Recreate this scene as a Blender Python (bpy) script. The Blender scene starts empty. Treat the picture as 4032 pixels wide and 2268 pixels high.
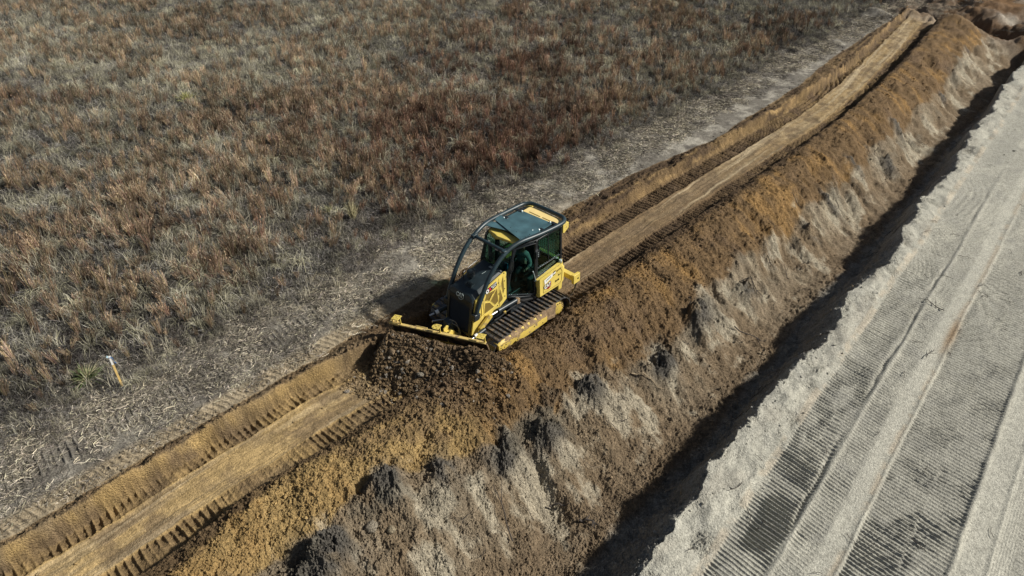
import bpy, bmesh, math, random
import numpy as np
from mathutils import Vector, Matrix, Euler, Quaternion
rad = math.radians
random.seed(7)
RNG = np.random.default_rng(11)
scene = bpy.context.scene
COL = scene.collection

# ------------------------------------------------------------ camera, sky, sun
H = 13.6
PITCH = 36.03
cam_d = bpy.data.cameras.new("camera"); cam = bpy.data.objects.new("camera", cam_d); COL.objects.link(cam)
cam.location = (0, 0, H); cam.rotation_euler = (rad(90 - PITCH), 0, 0)
cam_d.sensor_width = 36; cam_d.lens = 24.96; cam_d.clip_end = 5000; cam_d.clip_start = .1
scene.camera = cam

SUN_AZ = 0.0      # direction towards the sun, degrees from +x (counter-clockwise)
SUN_EL = 38.0
world = bpy.data.worlds.new("World"); scene.world = world; world.use_nodes = True
nt = world.node_tree; bg = nt.nodes['Background']
sky = nt.nodes.new('ShaderNodeTexSky'); sky.sky_type = 'NISHITA'; sky.sun_disc = False
sky.sun_elevation = rad(SUN_EL); sky.sun_rotation = rad(90 - SUN_AZ)
sky.air_density = 1.0; sky.dust_density = 1.5; sky.ozone_density = 1.0
hs = nt.nodes.new('ShaderNodeHueSaturation'); hs.inputs['Saturation'].default_value = .75; nt.links.new(sky.outputs[0], hs.inputs['Color']); nt.links.new(hs.outputs[0], bg.inputs[0]); bg.inputs[1].default_value = .05
sl = bpy.data.lights.new("sun", 'SUN'); so = bpy.data.objects.new("sun", sl); COL.objects.link(so)
sl.energy = 5.0; sl.angle = rad(3.2); sl.color = (1, .955, .87)
sd = Vector((math.cos(rad(SUN_EL)) * math.cos(rad(SUN_AZ)), math.cos(rad(SUN_EL)) * math.sin(rad(SUN_AZ)), math.sin(rad(SUN_EL))))
so.rotation_euler = sd.to_track_quat('Z', 'Y').to_euler()
so.location = sd * 60
scene.view_settings.view_transform = 'Standard'; scene.view_settings.look = 'None'
scene.view_settings.exposure = .15; scene.view_settings.gamma = 1
scene.cycles.max_bounces = 6; scene.cycles.transparent_max_bounces = 8

# ------------------------------------------------------------ tagging
def tag(o, label=None, cat=None, group=None, kind=None):
    if label: o['label'] = label
    if cat: o['category'] = cat
    if group: o['group'] = group
    if kind: o['kind'] = kind
    return o
def empty(name, loc=(0, 0, 0)):
    o = bpy.data.objects.new(name, None); o.empty_display_size = .3; COL.objects.link(o); o.location = loc
    return o

# ------------------------------------------------------------ noise (vectorised)
def _h(ix, iy, seed):
    n = (ix.astype(np.int64) * 374761393 + iy.astype(np.int64) * 668265263 + seed * 1442695041) & 0xffffffff
    n = ((n ^ (n >> 13)) * 1274126177) & 0xffffffff
    n = ((n ^ (n >> 16)) * 2246822519) & 0xffffffff
    return ((n ^ (n >> 15)) & 0xffffff).astype(np.float32) / 16777215.0
def vn(x, y, seed=0):
    x = np.asarray(x, np.float64); y = np.asarray(y, np.float64)
    x0 = np.floor(x); y0 = np.floor(y); fx = (x - x0); fy = (y - y0)
    fx = fx * fx * (3 - 2 * fx); fy = fy * fy * (3 - 2 * fy)
    a = _h(x0, y0, seed); b = _h(x0 + 1, y0, seed); c = _h(x0, y0 + 1, seed); d = _h(x0 + 1, y0 + 1, seed)
    return (a + (b - a) * fx + (c - a) * fy + (a - b - c + d) * fx * fy) * 2 - 1
def fbm(x, y, oct=4, seed=0, gain=.5, lac=2.03):
    r = 0; a = 1.; s = 0
    for i in range(oct):
        r = r + a * vn(x, y, seed + i * 17); s += a; a *= gain
        x, y = (x * .8 - y * .6) * lac + 5.3, (x * .6 + y * .8) * lac + 1.7
    return r / s
def cell(x, y, seed=0, cut=1.0):
    """lumps: 1 in the middle of a randomly placed cell, 0 outside; and the cell's random value"""
    x0 = np.floor(x); y0 = np.floor(y); best = np.full(np.shape(x), 9., np.float32); val = np.zeros(np.shape(x), np.float32)
    for i in (-1, 0, 1):
        for j in (-1, 0, 1):
            cx = x0 + i; cy = y0 + j
            px = cx + .15 + .7 * _h(cx, cy, seed); py = cy + .15 + .7 * _h(cx, cy, seed + 7)
            rr = .45 + .55 * _h(cx, cy, seed + 3)
            d = np.sqrt((x - px) ** 2 + (y - py) ** 2).astype(np.float32) / rr
            m = d < best; best = np.where(m, d, best); val = np.where(m, _h(cx, cy, seed + 9), val)
    return np.clip(1 - (best * 1.5) ** 2, 0, 1), val
def ss(a, b, x):
    t = np.clip((x - a) / (b - a), 0, 1); return t * t * (3 - 2 * t)
def band(x, a, b, w=.06):
    return ss(a - w, a + w, x) * (1 - ss(b - w, b + w, x))

# ------------------------------------------------------------ materials
def mat(name, col, rough=.6, metal=0., noise=0., nscale=8., bump=0., bscale=40., dirt=None, dirt_amt=0., dirt_scale=5., spec=.5, coat=0.):
    m = bpy.data.materials.new(name); m.use_nodes = True; n = m.node_tree.nodes; l = m.node_tree.links
    p = n['Principled BSDF']; p.inputs['Roughness'].default_value = rough; p.inputs['Metallic'].default_value = metal
    p.inputs['Base Color'].default_value = (*col, 1); p.inputs['Specular IOR Level'].default_value = spec
    if coat: p.inputs['Coat Weight'].default_value = coat
    tc = n.new('ShaderNodeTexCoord'); src = None
    if noise:
        t = n.new('ShaderNodeTexNoise'); t.inputs['Scale'].default_value = nscale; t.inputs['Detail'].default_value = 6
        l.new(tc.outputs['Object'], t.inputs['Vector'])
        r = n.new('ShaderNodeMapRange'); r.inputs[1].default_value = .3; r.inputs[2].default_value = .7
        r.inputs[3].default_value = 1 - noise; r.inputs[4].default_value = 1 + noise; l.new(t.outputs[0], r.inputs[0])
        mx = n.new('ShaderNodeVectorMath'); mx.operation = 'SCALE'; mx.inputs[0].default_value = col; l.new(r.outputs[0], mx.inputs['Scale'])
        src = mx.outputs[0]
    if dirt:
        t = n.new('ShaderNodeTexNoise'); t.inputs['Scale'].default_value = dirt_scale; t.inputs['Detail'].default_value = 8; t.inputs['Roughness'].default_value = .65
        l.new(tc.outputs['Object'], t.inputs['Vector'])
        r = n.new('ShaderNodeMapRange'); c0 = .68 - dirt_amt * .4; r.inputs[1].default_value = c0; r.inputs[2].default_value = c0 + .1
        l.new(t.outputs[0], r.inputs[0])
        mx = n.new('ShaderNodeMix'); mx.data_type = 'RGBA'; l.new(r.outputs[0], mx.inputs[0])
        if src: l.new(src, mx.inputs[6])
        else: mx.inputs[6].default_value = (*col, 1)
        mx.inputs[7].default_value = (*dirt, 1); src = mx.outputs[2]
        rr = n.new('ShaderNodeMapRange'); rr.inputs[3].default_value = rough; rr.inputs[4].default_value = .95
        l.new(r.outputs[0], rr.inputs[0]); l.new(rr.outputs[0], p.inputs['Roughness'])
    if src: l.new(src, p.inputs['Base Color'])
    if bump:
        t = n.new('ShaderNodeTexNoise'); t.inputs['Scale'].default_value = bscale; t.inputs['Detail'].default_value = 4
        l.new(tc.outputs['Object'], t.inputs['Vector'])
        b = n.new('ShaderNodeBump'); b.inputs['Strength'].default_value = bump; b.inputs['Distance'].default_value = .02
        l.new(t.outputs[0], b.inputs['Height']); l.new(b.outputs[0], p.inputs['Normal'])
    return m
# ------------------------------------------------------------ site coordinates: s along the dozed lane (away), t across (right)
OX, OY = -.33, 17.0
PA = rad(47.5)
DX, DY = math.cos(PA), math.sin(PA); TX, TY = DY, -DX
def to_st(x, y):
    u = x - OX; v = y - OY
    return u * DX + v * DY, u * TX + v * TY
def to_xy(s, t):
    return OX + s * DX + t * TX, OY + s * DY + t * TY

def lanec(s):
    return np.interp(s, [-30, -14, -6, -3, 0, 8, 14, 21, 27, 33, 38, 41, 46, 60], [-1.1, -.92, -.88, -.5, 0, .03, .2, .37, .1, -.55, -1.05, -1.4, -1.7, -2.])
def ditch_t(s):
    return np.interp(s, [-40, -4, 1, 5, 8, 16, 31, 41, 60], [6.9, 6.25, 6.3, 6.1, 5.9, 5.85, 5.35, 5.35, 5.05])
def road_t(s):
    return np.interp(s, [-10, -3, 2, 8], [7.62, 7.66, 7.85, 8.05]) - .05 * s + .16 * vn(s * .35, 0 * s, 5) + .16 * vn(s * 1.1, 0 * s, 6) + .07 * vn(s * 2.7, 0 * s, 7)
def prints(a, b, pitch, seed, s0=0., slant=0.):
    """grouser slots across a track band: a along, b across"""
    w = a + slant * b + .035 * fbm(b * 2.2, a * .8, 2, seed) * pitch / .17
    ph = (w - s0) / pitch; f = ph - np.floor(ph)
    k = np.floor(ph)
    amp = .75 + .45 * _h(k, np.floor(b * 0.), seed + 1)
    ridge = np.exp(-((f - .5) / .16) ** 2)
    return ridge * amp
CLUMPS = [(-12.2, 2.4), (-10.4, 2.1), (-8.65, 2.75), (-6.6, 2.2), (-5.3, 2.95), (-3.8, 3.4), (-2.3, 3.65), (-.5, 3.75), (2.1, 4.1), (4.5, 4.2), (7.2, 4.3), (9.6, 3.7), (12.2, 4.2),
          (14.8, 4.0), (17.8, 3.5), (20.5, 4.2), (23.5, 3.7), (27.1, 3.5), (30.5, 3.7), (34., 3.1), (38., 2.7)]
WHITES = [(-11.8, 3.8, .5), (-9.6, 4.3, .5), (-8.1, 4.6, .5), (-6.85, 4.2, .45), (-6.1, 3.9, .5), (-5.2, 4.1, .55), (-3.6, 4.6, .75), (-2.5, 5.0, .6), (-.4, 4.5, .8), (.3, 4.9, .5), (2.2, 4.35, .7), (5.2, 4.2, .85), (6.6, 4.0, .75), (7.9, 4.5, .6),
          (9.2, 4.15, .8), (11., 4.4, .7), (12.6, 4.35, .8), (15., 4.5, .75), (17.3, 4.2, .9), (20., 4.4, .7), (23.4, 4.1, .8), (26.5, 4.5, .6), (30., 4.5, .7), (34, 4.2, .7)]
# blade line in s,t (its face), used to lay the heap of soil against it
BL_A = (-2.20, 1.42); BL_B = (-3.22, -1.45)

def mixc(c, col, w):
    w = np.asarray(w)[..., None]; return c * (1 - w) + np.array(col, np.float32) * w

def site(x, y, full=True):
    x = np.asarray(x, np.float64); y = np.asarray(y, np.float64)
    s, t = to_st(x, y)
    lc = lanec(s) + .05 * fbm(s * .9, s * 0, 3, 29); tD = ditch_t(s) + .22 + .22 * fbm(s * .5, s * 0, 3, 30); tE = road_t(s)
    # wander of all edges
    wob = .10 * fbm(s * .6, t * .25, 2, 31) + .05 * fbm(s * 2.3, t * 1., 2, 32)
    p = t - lc + .045 * fbm(s * 3.1, t * 1.1, 2, 28)
    fr = 1 - ss(-5.2, -3.0, s + .6 * vn(t * .8, s * .3, 3))         # 1 in front of the machine, 0 behind
    # right edge of fresh soil and crest
    crest = np.interp(s, [-20, -11, -8.7, -6, -4.2, -2.5, 0, 5, 16, 20, 25, 29, 34, 38, 42, 60], [1.2, 1.2, .95, 1.2, 1.5, 1.9, 1.95, 1.92, 2.1, 1.95, 1.7, 1.6, 1.1, .7, .55, .5]) + .09 * fbm(s * .9, s * 0, 2, 41)
    clear = ss(41.5, 44.5, s + .8 * vn(t * .5, s * .2, 8))         # beyond the end of the lane
    # ---------------- base profile by successive blending across t
    g0 = .20 + .05 * fbm(s * .25, t * .25, 3, 50)                   # natural ground on the grass side
    z = g0.copy()
    # ridge on the left of the lane
    tl_out = -2.5 + .0 * s + np.interp(s, [-14, 6, 10, 16, 25, 30, 38], [0, -.1, 0, .85, .7, .2, -.05]) + wob
    lcrest = lc - np.interp(s, [-14, -9, -4, 2, 8, 20, 30, 40], [1.15, 1.15, 1.2, 1.65, 1.75, 1.6, 1.0, 1.0]) + wob * .6
    hl = np.interp(s, [-14, -6, -3, 2, 8, 20, 40], [.50, .48, .42, .36, .36, .38, .42]) + .12 * fbm(s * 1.3, t, 3, 61)
    lin = lc - np.interp(s, [-14, -6, -3, 40], [.98, 1.0, 1.3, 1.32])
    up = ss(0, 1, (t - tl_out) / np.maximum(lcrest - tl_out, .12))
    z = np.where(t > tl_out, g0 + (hl - g0) * up, z)
    dn = ss(0, 1, (t - lcrest) / np.maximum(lin - lcrest, .12))
    lane_z = -.02 + .02 * fbm(s * .5, t * 2., 2, 62)
    z = np.where(t > lcrest, hl + (lane_z - hl) * dn, z)
    mb_ = ss(0, .2, t - lcrest) * (t < lin) * ss(4, 7, s); z = z + mb_ * (.16 * fbm(s * 1.2, t * 5, 3, 67) + .10 * np.exp(-((t - .45 * lcrest - .55 * lin) / .12) ** 2))
    # windrow
    toe = lc + 1.27 + wob * .5
    hw = .64 + .14 * fbm(s * .8, t * .4, 3, 63)
    k = np.clip((t - toe) / np.maximum(crest - toe, .15), 0, 1)
    near = ss(-2.4, -1.6, s) * (1 - ss(1.9, 2.4, s))
    z = np.where(t > toe, lane_z + (hw - lane_z) * np.interp(k + .06 * fbm(s * 4, t * 4, 2, 69), [0, .30, .7, 1], [0, .78, .93, 1]), z)
    z = np.where((t > 1.40) & (t < crest + .2), np.maximum(z, near * (.36 + .25 * (t - 1.42)) + .03 * vn(s * 5, t * 5, 4)), z)
    bigw = .16 * fbm(s * .7, t * .5, 3, 64)
    u1 = t - crest
    span = tD - crest
    k = np.clip(u1 / span, 0, 1)
    # convex shoulder, straight face, concave foot
    prof = np.interp(k, [0, .1, .25, .42, .55, .7, .85, 1], [0, .005, .09, .29, .53, .79, .96, 1])
    depth = 1.3
    fade = np.sin(np.clip(k, 0, 1) * math.pi)
    fan = fbm(s * .5 + .2 * t, t * .18, 3, 65) * .46 * fade - np.abs(fbm(s * 1.2 + .2 * t, t * .4, 3, 66)) * .30 * fade + .26 * fade * fbm(s * 1.7, t * 1.3, 4, 68)
    zs = hw - (hw + depth) * prof + fan + bigw * fade * .5
    z = np.where(t > crest, zs, z)
    # old lumps of topsoil sticking out between loads
    lump = np.zeros_like(z); grey = np.zeros_like(z)
    for i, (cs, ct) in enumerate(CLUMPS):
        a = (s - cs); b = (t - ct - .1)
        m = (np.abs(a) < 1.6) & (np.abs(b) < 1.8)
        if not m.any(): continue
        aa, bb = a[m], b[m]
        aa = aa + .2 * fbm(aa * 2.2 + i, bb * 2.2, 3, 70); bb = bb + .22 * fbm(aa * 2.4 + 9 * i, bb * 2.4, 3, 71)
        sc = 1 + .45 * (vn(np.array([i * 3.1]), np.array([.5]), 72)[0]); sc = sc * (1.5 if cs == -8.65 else 1 if cs < 5 else .6)
        aa = aa + .35 * fbm(aa * .9 + i * 7, bb * .9, 2, 76); bb = bb + .3 * fbm(aa * .9 + 3 * i, bb * .9 + 5, 2, 77)
        left = np.exp(-np.clip(-bb, 0, 9) ** 2 / (.14 * sc) ** 2)
        g = np.where(bb < 0, left, np.exp(-(bb / (.75 * sc)) ** 2)) * np.exp(-(aa / (.42 * sc)) ** 2)
        lump[m] = np.maximum(lump[m], .34 * sc * g); grey[m] = np.maximum(grey[m], sc ** .5 * np.exp(-((bb - .12) / .38) ** 2 - (aa / (.5 * sc)) ** 2))
    z = z + lump
    # ditch wall up to the road side
    lip = tE - .1 + .10 * fbm(s * 1.6, t * .6, 3, 73) + .05 * fbm(s * 6, t * 3, 2, 74)
    zroad = .02 + .03 * fbm(s * .4, t * .5, 2, 75)
    kk = np.clip((t - tD) / np.maximum(lip - tD, .2), 0, 1)
    zw = -depth + (zroad + .12 + depth) * (.5 * kk ** 1.6 + .5 * ss(.3, 1.0, kk)) + .22 * np.sin(kk * math.pi) * fbm(s * 1.8, t * 1.8, 4, 78)
    z = np.where(t > tD, zw, z)
    rd = t > lip
    uu = t - tE
    z = np.where(rd, zroad + .12 * (1 - ss(0, 1.0, uu)), z)
    rl = t - (7.75 - .05 * s) + .05 * vn(s * .3, s * 0, 9) + .02 * fbm(s * 1.7, t * .8, 2, 10)                                       # road-wise coordinate
    # beyond the lane's end everything relaxes to open ground
    openz = .1 + .15 * fbm(s * .3, t * .3, 3, 80) + .05 * fbm(s * 1.3, t * 1.1, 3, 81)
    z = z * (1 - clear) + openz * clear
    # end pit and spoil mounds
    def bumpat(cs, ct, rs, rt, h, sh=2.):
        return h * np.exp(-(np.abs((s - cs) / rs) ** sh + np.abs((t - ct) / rt) ** sh))
    z = z + bumpat(49.5, 1.2, 2.0, 4.0, .75) - bumpat(44.2, 2.5, 1.0, 3.2, .8) + bumpat(41.9, .8, 1.2, 1.6, .45) + bumpat(45.5, 1.0, 3.5, 5.0, 1., 4.) * (.85 * fbm(s * .8, t * .8, 4, 82) - .05) + bumpat(41.5, -4.0, .5, 1.0, .45) + bumpat(43.3, -2.7, .5, 1.2, .4) \
          + bumpat(55., 2.5, 2.2, 3.5, .7) - bumpat(50.2, .5, 1.2, 3.5, .6) + bumpat(44.6, 6.3, 1.1, 1.6, .6) - bumpat(42.2, 6.6, .9, 1.8, .5)
    # heap of soil pushed by the blade
    ax, at = BL_A; bx, bt = BL_B
    L = math.hypot(bx - ax, bt - at); ex, et = (bx - ax) / L, (bt - at) / L
    v = (s - ax) * ex + (t - at) * et                                # 0 at left end, L at right end
    q = -((s - ax) * (-et) + (t - at) * ex) ; q = -q if (-(( -5) - ax) * -et) < 0 else q
    q = (s - ax) * (et) + (t - at) * (-ex)
    side = np.clip(np.maximum(-v - .25, v - L + .15), 0, 9)
    qn = q + .12 * fbm(s * 1.6, t * 1.6, 3, 90)
    hp = 1.02 - .18 * np.clip(v / L, 0, 1) - .62 * np.clip(qn - .12, 0, 9) - .25 * np.clip(q - .9, 0, 9) - side * np.where(v > L * .5, 1.7, .30) + .10 * fbm(s * 1.8, t * 1.8, 3, 91) - .0 * v
    z = z + .30 * np.exp(-((s + 2.6) / 1.5) ** 2 - ((t - 2.6) / 1.1) ** 2)
    hp = np.where((q > -.02) & (v > -2.2), hp, -9)
    heap = ss(-.04, .06, hp - z)
    z = np.maximum(z, hp)
    # ---------------- masks
    inlane = band(p, -1.3, 1.27, .03) * (1 - clear)
    pl = band(p, -1.28, -.60, .03) * (1 - clear) * (1 - heap); prr = band(p, .55, 1.24, .03) * (1 - clear) * (1 - heap)
    plf = pl * np.where(s < -4.5, band(p, -1.08, -.6, .03), 1)
    under = ((s > -1.8) & (s < 1.6))
    wear = .55 + .45 * ss(-.5, .3, fbm(s * .7, t * .9, 2, 95))
    pr_l = prints(s, p + 1, .175, 101); pr_r = prints(s, p, .175, 105, .06)
    far = 1
    wearf = ss(-.45, .35, fbm(s * 1.1, t * 1.4, 3, 96)); farp = 1 + 1.1 * ss(8, 25, s)
    z = z + (plf * (.075 * pr_l - .055) + prr * (.075 * pr_r - .06)) * np.where(s > 2, (.8 + .55 * wearf) * farp, .2 + .95 * wearf)
    z = z + (plf + prr) * np.where(s > 2, .03, .05) * fbm(s * 4, t * 5, 3, 97) + .05 * fbm(s * 2.2, t * 3.5, 4, 98) * band(t, tl_out, lin, .05) * (1 - clear)
    # piled rims of the track prints
    z = z + .03 * np.exp(-((p + .58) / .04) ** 2) * (1 - clear) * (1 - heap) + .03 * np.exp(-((p - .53) / .04) ** 2) * (1 - clear) * (1 - heap) * (s > 1)
    # scrape lines in the smooth strip
    smooth = band(p, -.56, .52, .03) * (1 - clear) * (1 - heap)
    z = z + smooth * (.014 * fbm(p * 22, s * .25, 2, 110) + .022 * fbm(p * 7, s * .4, 2, 111) + .02 * fbm(s * 1.6, t * 2.4, 3, 114) + .02 * ss(.35, .6, fbm(s * 1.1, t * 1.8, 3, 112)))
    # tread prints over the trampled strip
    tz1 = band(t, -4.5, -3.75, .08) * ss(-.15, .15, fbm(s * .35, t * .4, 2, 113) + .12) * (1 - clear)
    tz2 = band(t, -3.05, -2.62, .06) * (1 - ss(2, 4, s)) 
    z = z + tz1 * .05 * (prints(s, t, .175, 115, 0, .12) - .4) + tz2 * .05 * (prints(s, t, .19, 116, 0, -.35) - .4)
    # road bands
    b1 = band(rl, .98, 1.98, .05); b1b = band(rl, 2.10, 2.62, .05); b2 = band(rl, 3.2, 4.15, .03); b3 = band(rl, 4.15, 4.93, .04); b4 = band(rl, 5.98, 6.9, .06); b5 = band(rl, 7.3, 8.4, .05)
    open_r = (1 - clear) * rd
    wr = .7 + .3 * ss(-.35, .25, fbm(s * .9, t * 1.3, 3, 120))
    messy = ss(-.1, .4, fbm(s * .6, t * 1.5, 3, 121))
    lay1 = ss(-.5, -.35, fbm(s * .5 - 7, rl * 1.8, 3, 136)); lay = ss(-.45, -.3, fbm(s * .45 + 4, rl * 1.4, 3, 133)); b2x = prints(s, rl, .105, 124, 0, .06)
    b1x = prints(s, rl, .112, 122, 0, .10) * lay1 + prints(s, rl, .15, 135, .02, -.06) * (1 - lay1); b3x = prints(s, rl, .118, 125, .05, .12)
    hz = b1 * (.066 * b1x - .04) * wr * (.35 + .65 * lay) + b1b * (.038 * prints(s, rl, .112, 123, .03, .16) - .015) * (1 - .7 * messy) \
        + b2 * (.048 * b2x - .036) * (.7 + .3 * wr) + b3 * (.05 * b3x - .04) * wr \
        + b4 * .014 * prints(s, rl, .10, 126, 0, .1) + b5 * .022 * prints(s, rl, .10, 127) 
    hz = hz * (.6 + .5 * ss(-.4, .2, fbm(s * 1.2, rl * 2, 2, 138))) + (b1 + b2 + b3) * .012 * fbm(s * 2.5, t * 3, 3, 139) - .04 * ss(-.4, .1, fbm(s * .6, s * 0, 2, 127)) * np.exp(-((rl - 1.98 - .05 * vn(s * .5, s * 0, 128) - .03 * vn(s * 2.5, s * 0, 126)) / .05) ** 2) + .03 * np.exp(-((rl - 2.08) / .06) ** 2) + .02 * np.exp(-((rl - 3.15) / .04) ** 2) + .035 * np.exp(-((rl - 4.99) / .06) ** 2) + .02 * np.exp(-((rl - 5.6) / .05) ** 2) \
        + .006 * band(rl, 5.6, 5.98, .03) * np.sin(rl * 110)
    z = z + open_r * hz * (1 - .8 * ss(12, 24, s))
    zone0 = open_r * (1 - ss(.75, 1.0, rl + .1 * vn(s, t, 129)))
    # ---------------- roughness of the soil
    big = np.zeros_like(z) + .012
    big = np.where(t > tl_out, .045, big); big = big * (1 - .78 * smooth)
    big = big + .03 * band(t, tl_out + .1, lin, .08)
    big = big + .03 * heap + .038 * band(t, crest - .5, 4.4, .3) * (t < tD) + .09 * grey + .02 * band(t, 4.4, 6.5, .3)
    big = np.where(rd, .006 + (.008 + .05 * ss(.05, .5, fbm(s * 1.5, t * 2., 3, 131))) * zone0 + .01 * messy * b1b, big)
    z = z + rd * zone0 * .10 * fbm(s * 1.4, t * 1.9, 3, 132)
    big = np.where((t > tD - .3) & (~rd), .10, big)
    big = np.where(inlane > .5, np.maximum(big * .5, .008), big)
    big = big * (1 - clear) + clear * .05
    out = {'s': s, 't': t}
    z = z + big * (fbm(x * 2.6, y * 2.6, 4, 130, .6) * 1.4)
    c1, v1 = cell(x * 5.5, y * 5.5, 140); c2, v2 = cell(x * 12, y * 12, 141)
    pel = np.where(rd, .5, ss(-.3, .5, fbm(x * .8, y * .8, 2, 143)))
    bm_ = band(t, tl_out, lin, .05); z = z + big * (np.where(bm_ > .5, .9, .4) * c1 * (v1 > .6) * pel + .42 * c2 * (v2 > .5) * pel) - big * .9 * np.abs(fbm(x * 7, y * 7, 3, 144))
    if full:
        c3, v3 = cell(x * 24, y * 24, 142)
        z = z + np.maximum(big, .006) * .5 * c3 * (v3 > .35)
        zz3 = 1.
    if not full:
        return z
    # ---------------- soil colours (albedo)
    n1 = fbm(s * .5, t * .7, 4, 200); n2 = fbm(s * 2.1, t * 2.4, 4, 201); n3 = fbm(x * 7, y * 7, 3, 202)
    streak = fbm(s * 2.6 + .5 * t, t * .45, 3, 203)
    C = np.zeros(z.shape + (3,), np.float32)
    tramp = np.array([.17, .155, .13]); 
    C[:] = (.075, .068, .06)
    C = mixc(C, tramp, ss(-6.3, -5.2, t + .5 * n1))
    C = mixc(C, (.36, .335, .28), ss(-.3, .6, n2 + .3 * n1 + .3 * n3) * ss(-6.0, -5.2, t) * np.interp(s, [-5, 15], [.6, .85]))
    C = mixc(C, (.10, .09, .08), ss(.1, .6, fbm(s * 1.4, t * 1.8, 3, 204)) * ss(-6, -5, t) * .7)
    C = mixc(C, (.36, .29, .19), band(t, -3.15, -2.45, .15) * (1 - ss(3, 9, s)) * .8)
    tan = np.array([.36, .25, .108]); brown = np.array([.175, .115, .060]); orange = np.array([.34, .205, .078])
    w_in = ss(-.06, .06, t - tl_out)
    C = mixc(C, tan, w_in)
    leftface = w_in * (1 - ss(-.1, .1, t - lcrest)); C = mixc(C, (.15, .105, .068), leftface * .8)  # outer face of the left ridge tinted dark, its shade put into albedo
    C = mixc(C, (.20, .15, .095), w_in * (t < lin) * ss(0., .45, n2 + .3 * n1) * .6)
    # lane colours: fresher, browner near and behind the machine
    fresh = (1 - fr) * (1 - .55 * ss(10, 26, s))
    C = mixc(C, (.145, .098, .056), w_in * fresh * .92)
    C = mixc(C, (.36, .285, .175), smooth * (.25 + .6 * ss(-.3, .4, fbm(p * 9, s * .35, 3, 205))) * np.interp(s, [-4, -1, 8, 14, 26], [.7, .1, .3, .55, .9]))
    C = mixc(C, (.15, .108, .066), smooth * ss(-.25, .35, n2 + .5 * n1) * .7); C = mixc(C, (.42, .34, .22), smooth * ss(.2, .5, fbm(p * 7 + .3 * s, s * .18, 3, 346)) * np.where(s > 3, .7, .45)); C = mixc(C, (.20, .15, .09), w_in * (t < toe) * (s < -3) * ss(0, .5, fbm(s * .9, t * 1.3, 4, 345)) * .6)
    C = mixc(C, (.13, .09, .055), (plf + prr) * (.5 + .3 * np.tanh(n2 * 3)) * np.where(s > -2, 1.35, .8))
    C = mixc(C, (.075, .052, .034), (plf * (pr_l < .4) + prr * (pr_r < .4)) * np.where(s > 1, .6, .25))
    mbc = w_in * (t < lin) * (s > 5); C = mixc(C, (.34, .225, .10), mbc * .2); C = mixc(C, (.085, .058, .038), mbc * ss(-.35, .15, fbm(s * .5, t * 3, 3, 343)) * .85); C = mixc(C, (.34, .23, .11), w_in * (s > 5) * (np.exp(-((p + 1.40 + .15 * n1) / .05) ** 2) + np.exp(-((t - lcrest - .15 * n1) / .06) ** 2)) * ss(-.3, .3, n2) * .8)
    # windrow
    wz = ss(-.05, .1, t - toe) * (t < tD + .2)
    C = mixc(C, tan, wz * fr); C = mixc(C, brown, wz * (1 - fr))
    C = mixc(C, orange, wz * ss(.0, .6, n1 + .6 * streak) * (1 - .5 * fr) * .7)
    C = mixc(C, (.16, .11, .07), wz * ss(.15, .6, -n1 + .5 * n2) * .6)
    C = mixc(C, (.10, .068, .042), wz * (1 - ss(-.3, .05, t - crest + .25 * n2)) * .85)  # shade of the windrow's lane-side face painted into the soil colour
    C = mixc(C, (.20, .125, .06), wz * heap * .5)
    C = mixc(C, (.13, .092, .056), heap * .85)
    # outer, older face
    edge = np.interp(s, [-14, -9, -6.6, -5, -3.5, -2, 2, 8, 14, 22, 30, 38], [2.0, 2.5, 2.2, 2.9, 3.5, 3.7, 4.0, 4.0, 3.9, 3.8, 3.6, 3.0]) + .55 * fbm(s * .8, t * .2, 3, 206) + .1 * n2
    old = ss(-.1, .1, t - edge) * (t < tD + .3)
    face = mixc(np.broadcast_to(np.array([.245, .20, .14], np.float32), C.shape).copy(), (.33, .28, .20), ss(-.2, .5, streak + .4 * n2))
    face = mixc(face, (.19, .135, .08), ss(-.2, .5, n1 + .2) * .7)
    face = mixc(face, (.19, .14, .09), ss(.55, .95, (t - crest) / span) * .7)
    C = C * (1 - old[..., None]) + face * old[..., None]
    wh = np.zeros_like(z)
    for (cs, ct, r) in WHITES:
        a = s - cs; b = t - ct; m = (np.abs(a) < 2.2) & (np.abs(b) < 2.2)
        if m.any():
            wa = a[m] + .1 * b[m] + .6 * fbm(s[m] * 1.1, t[m] * .8, 3, 330); wa = wa + .25 * fbm(s[m] * 3, t[m] * 2, 2, 332); wb = b[m] + .45 * fbm(s[m] * 1.3, t[m] * .9, 3, 331); wh[m] = np.maximum(wh[m], np.exp(-wa ** 2 / (r * .7) ** 2 - (wb / (r * 1.35)) ** 2))
    wh = wh * np.where(s < 4, 1, .35) + np.where(s < 1, .25, .75) * band(t, edge + .1, edge + 1.5, .35) * ss(-.25, .3, fbm(s * .7, t * .35, 3, 342))
    wh = ss(.28, .95, wh + .25 * streak + .25 * fbm(s * 5.5, t * 1.4, 3, 340) + .75 * n2 + .3 * n3) * (t < tD) * ss(0, .2, t - edge + .5)
    C = mixc(C, (.44, .395, .30), wh * .72)
    C = mixc(C, (.115, .105, .09), np.clip(grey * 1.4, 0, 1) * ss(-.3, .2, n2 + .15))
    gb = band(t, edge - .15, edge + .75, .3) * (t < tD) * ss(.12, .4, fbm(s * .9, t * 1.1, 4, 341)); C = mixc(C, (.145, .13, .10), gb * .65)
    # ditch wall and road
    C = mixc(C, (.27, .255, .22), ss(-.1, .3, t - tD - .2 * n2) * (~rd)); C = mixc(C, (.38, .37, .33), ss(-.45, 0, t - lip + .3 * n2) * (~rd) * (t > tD) * .7)
    C = mixc(C, (.335, .325, .275), rd.astype(float))
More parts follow.
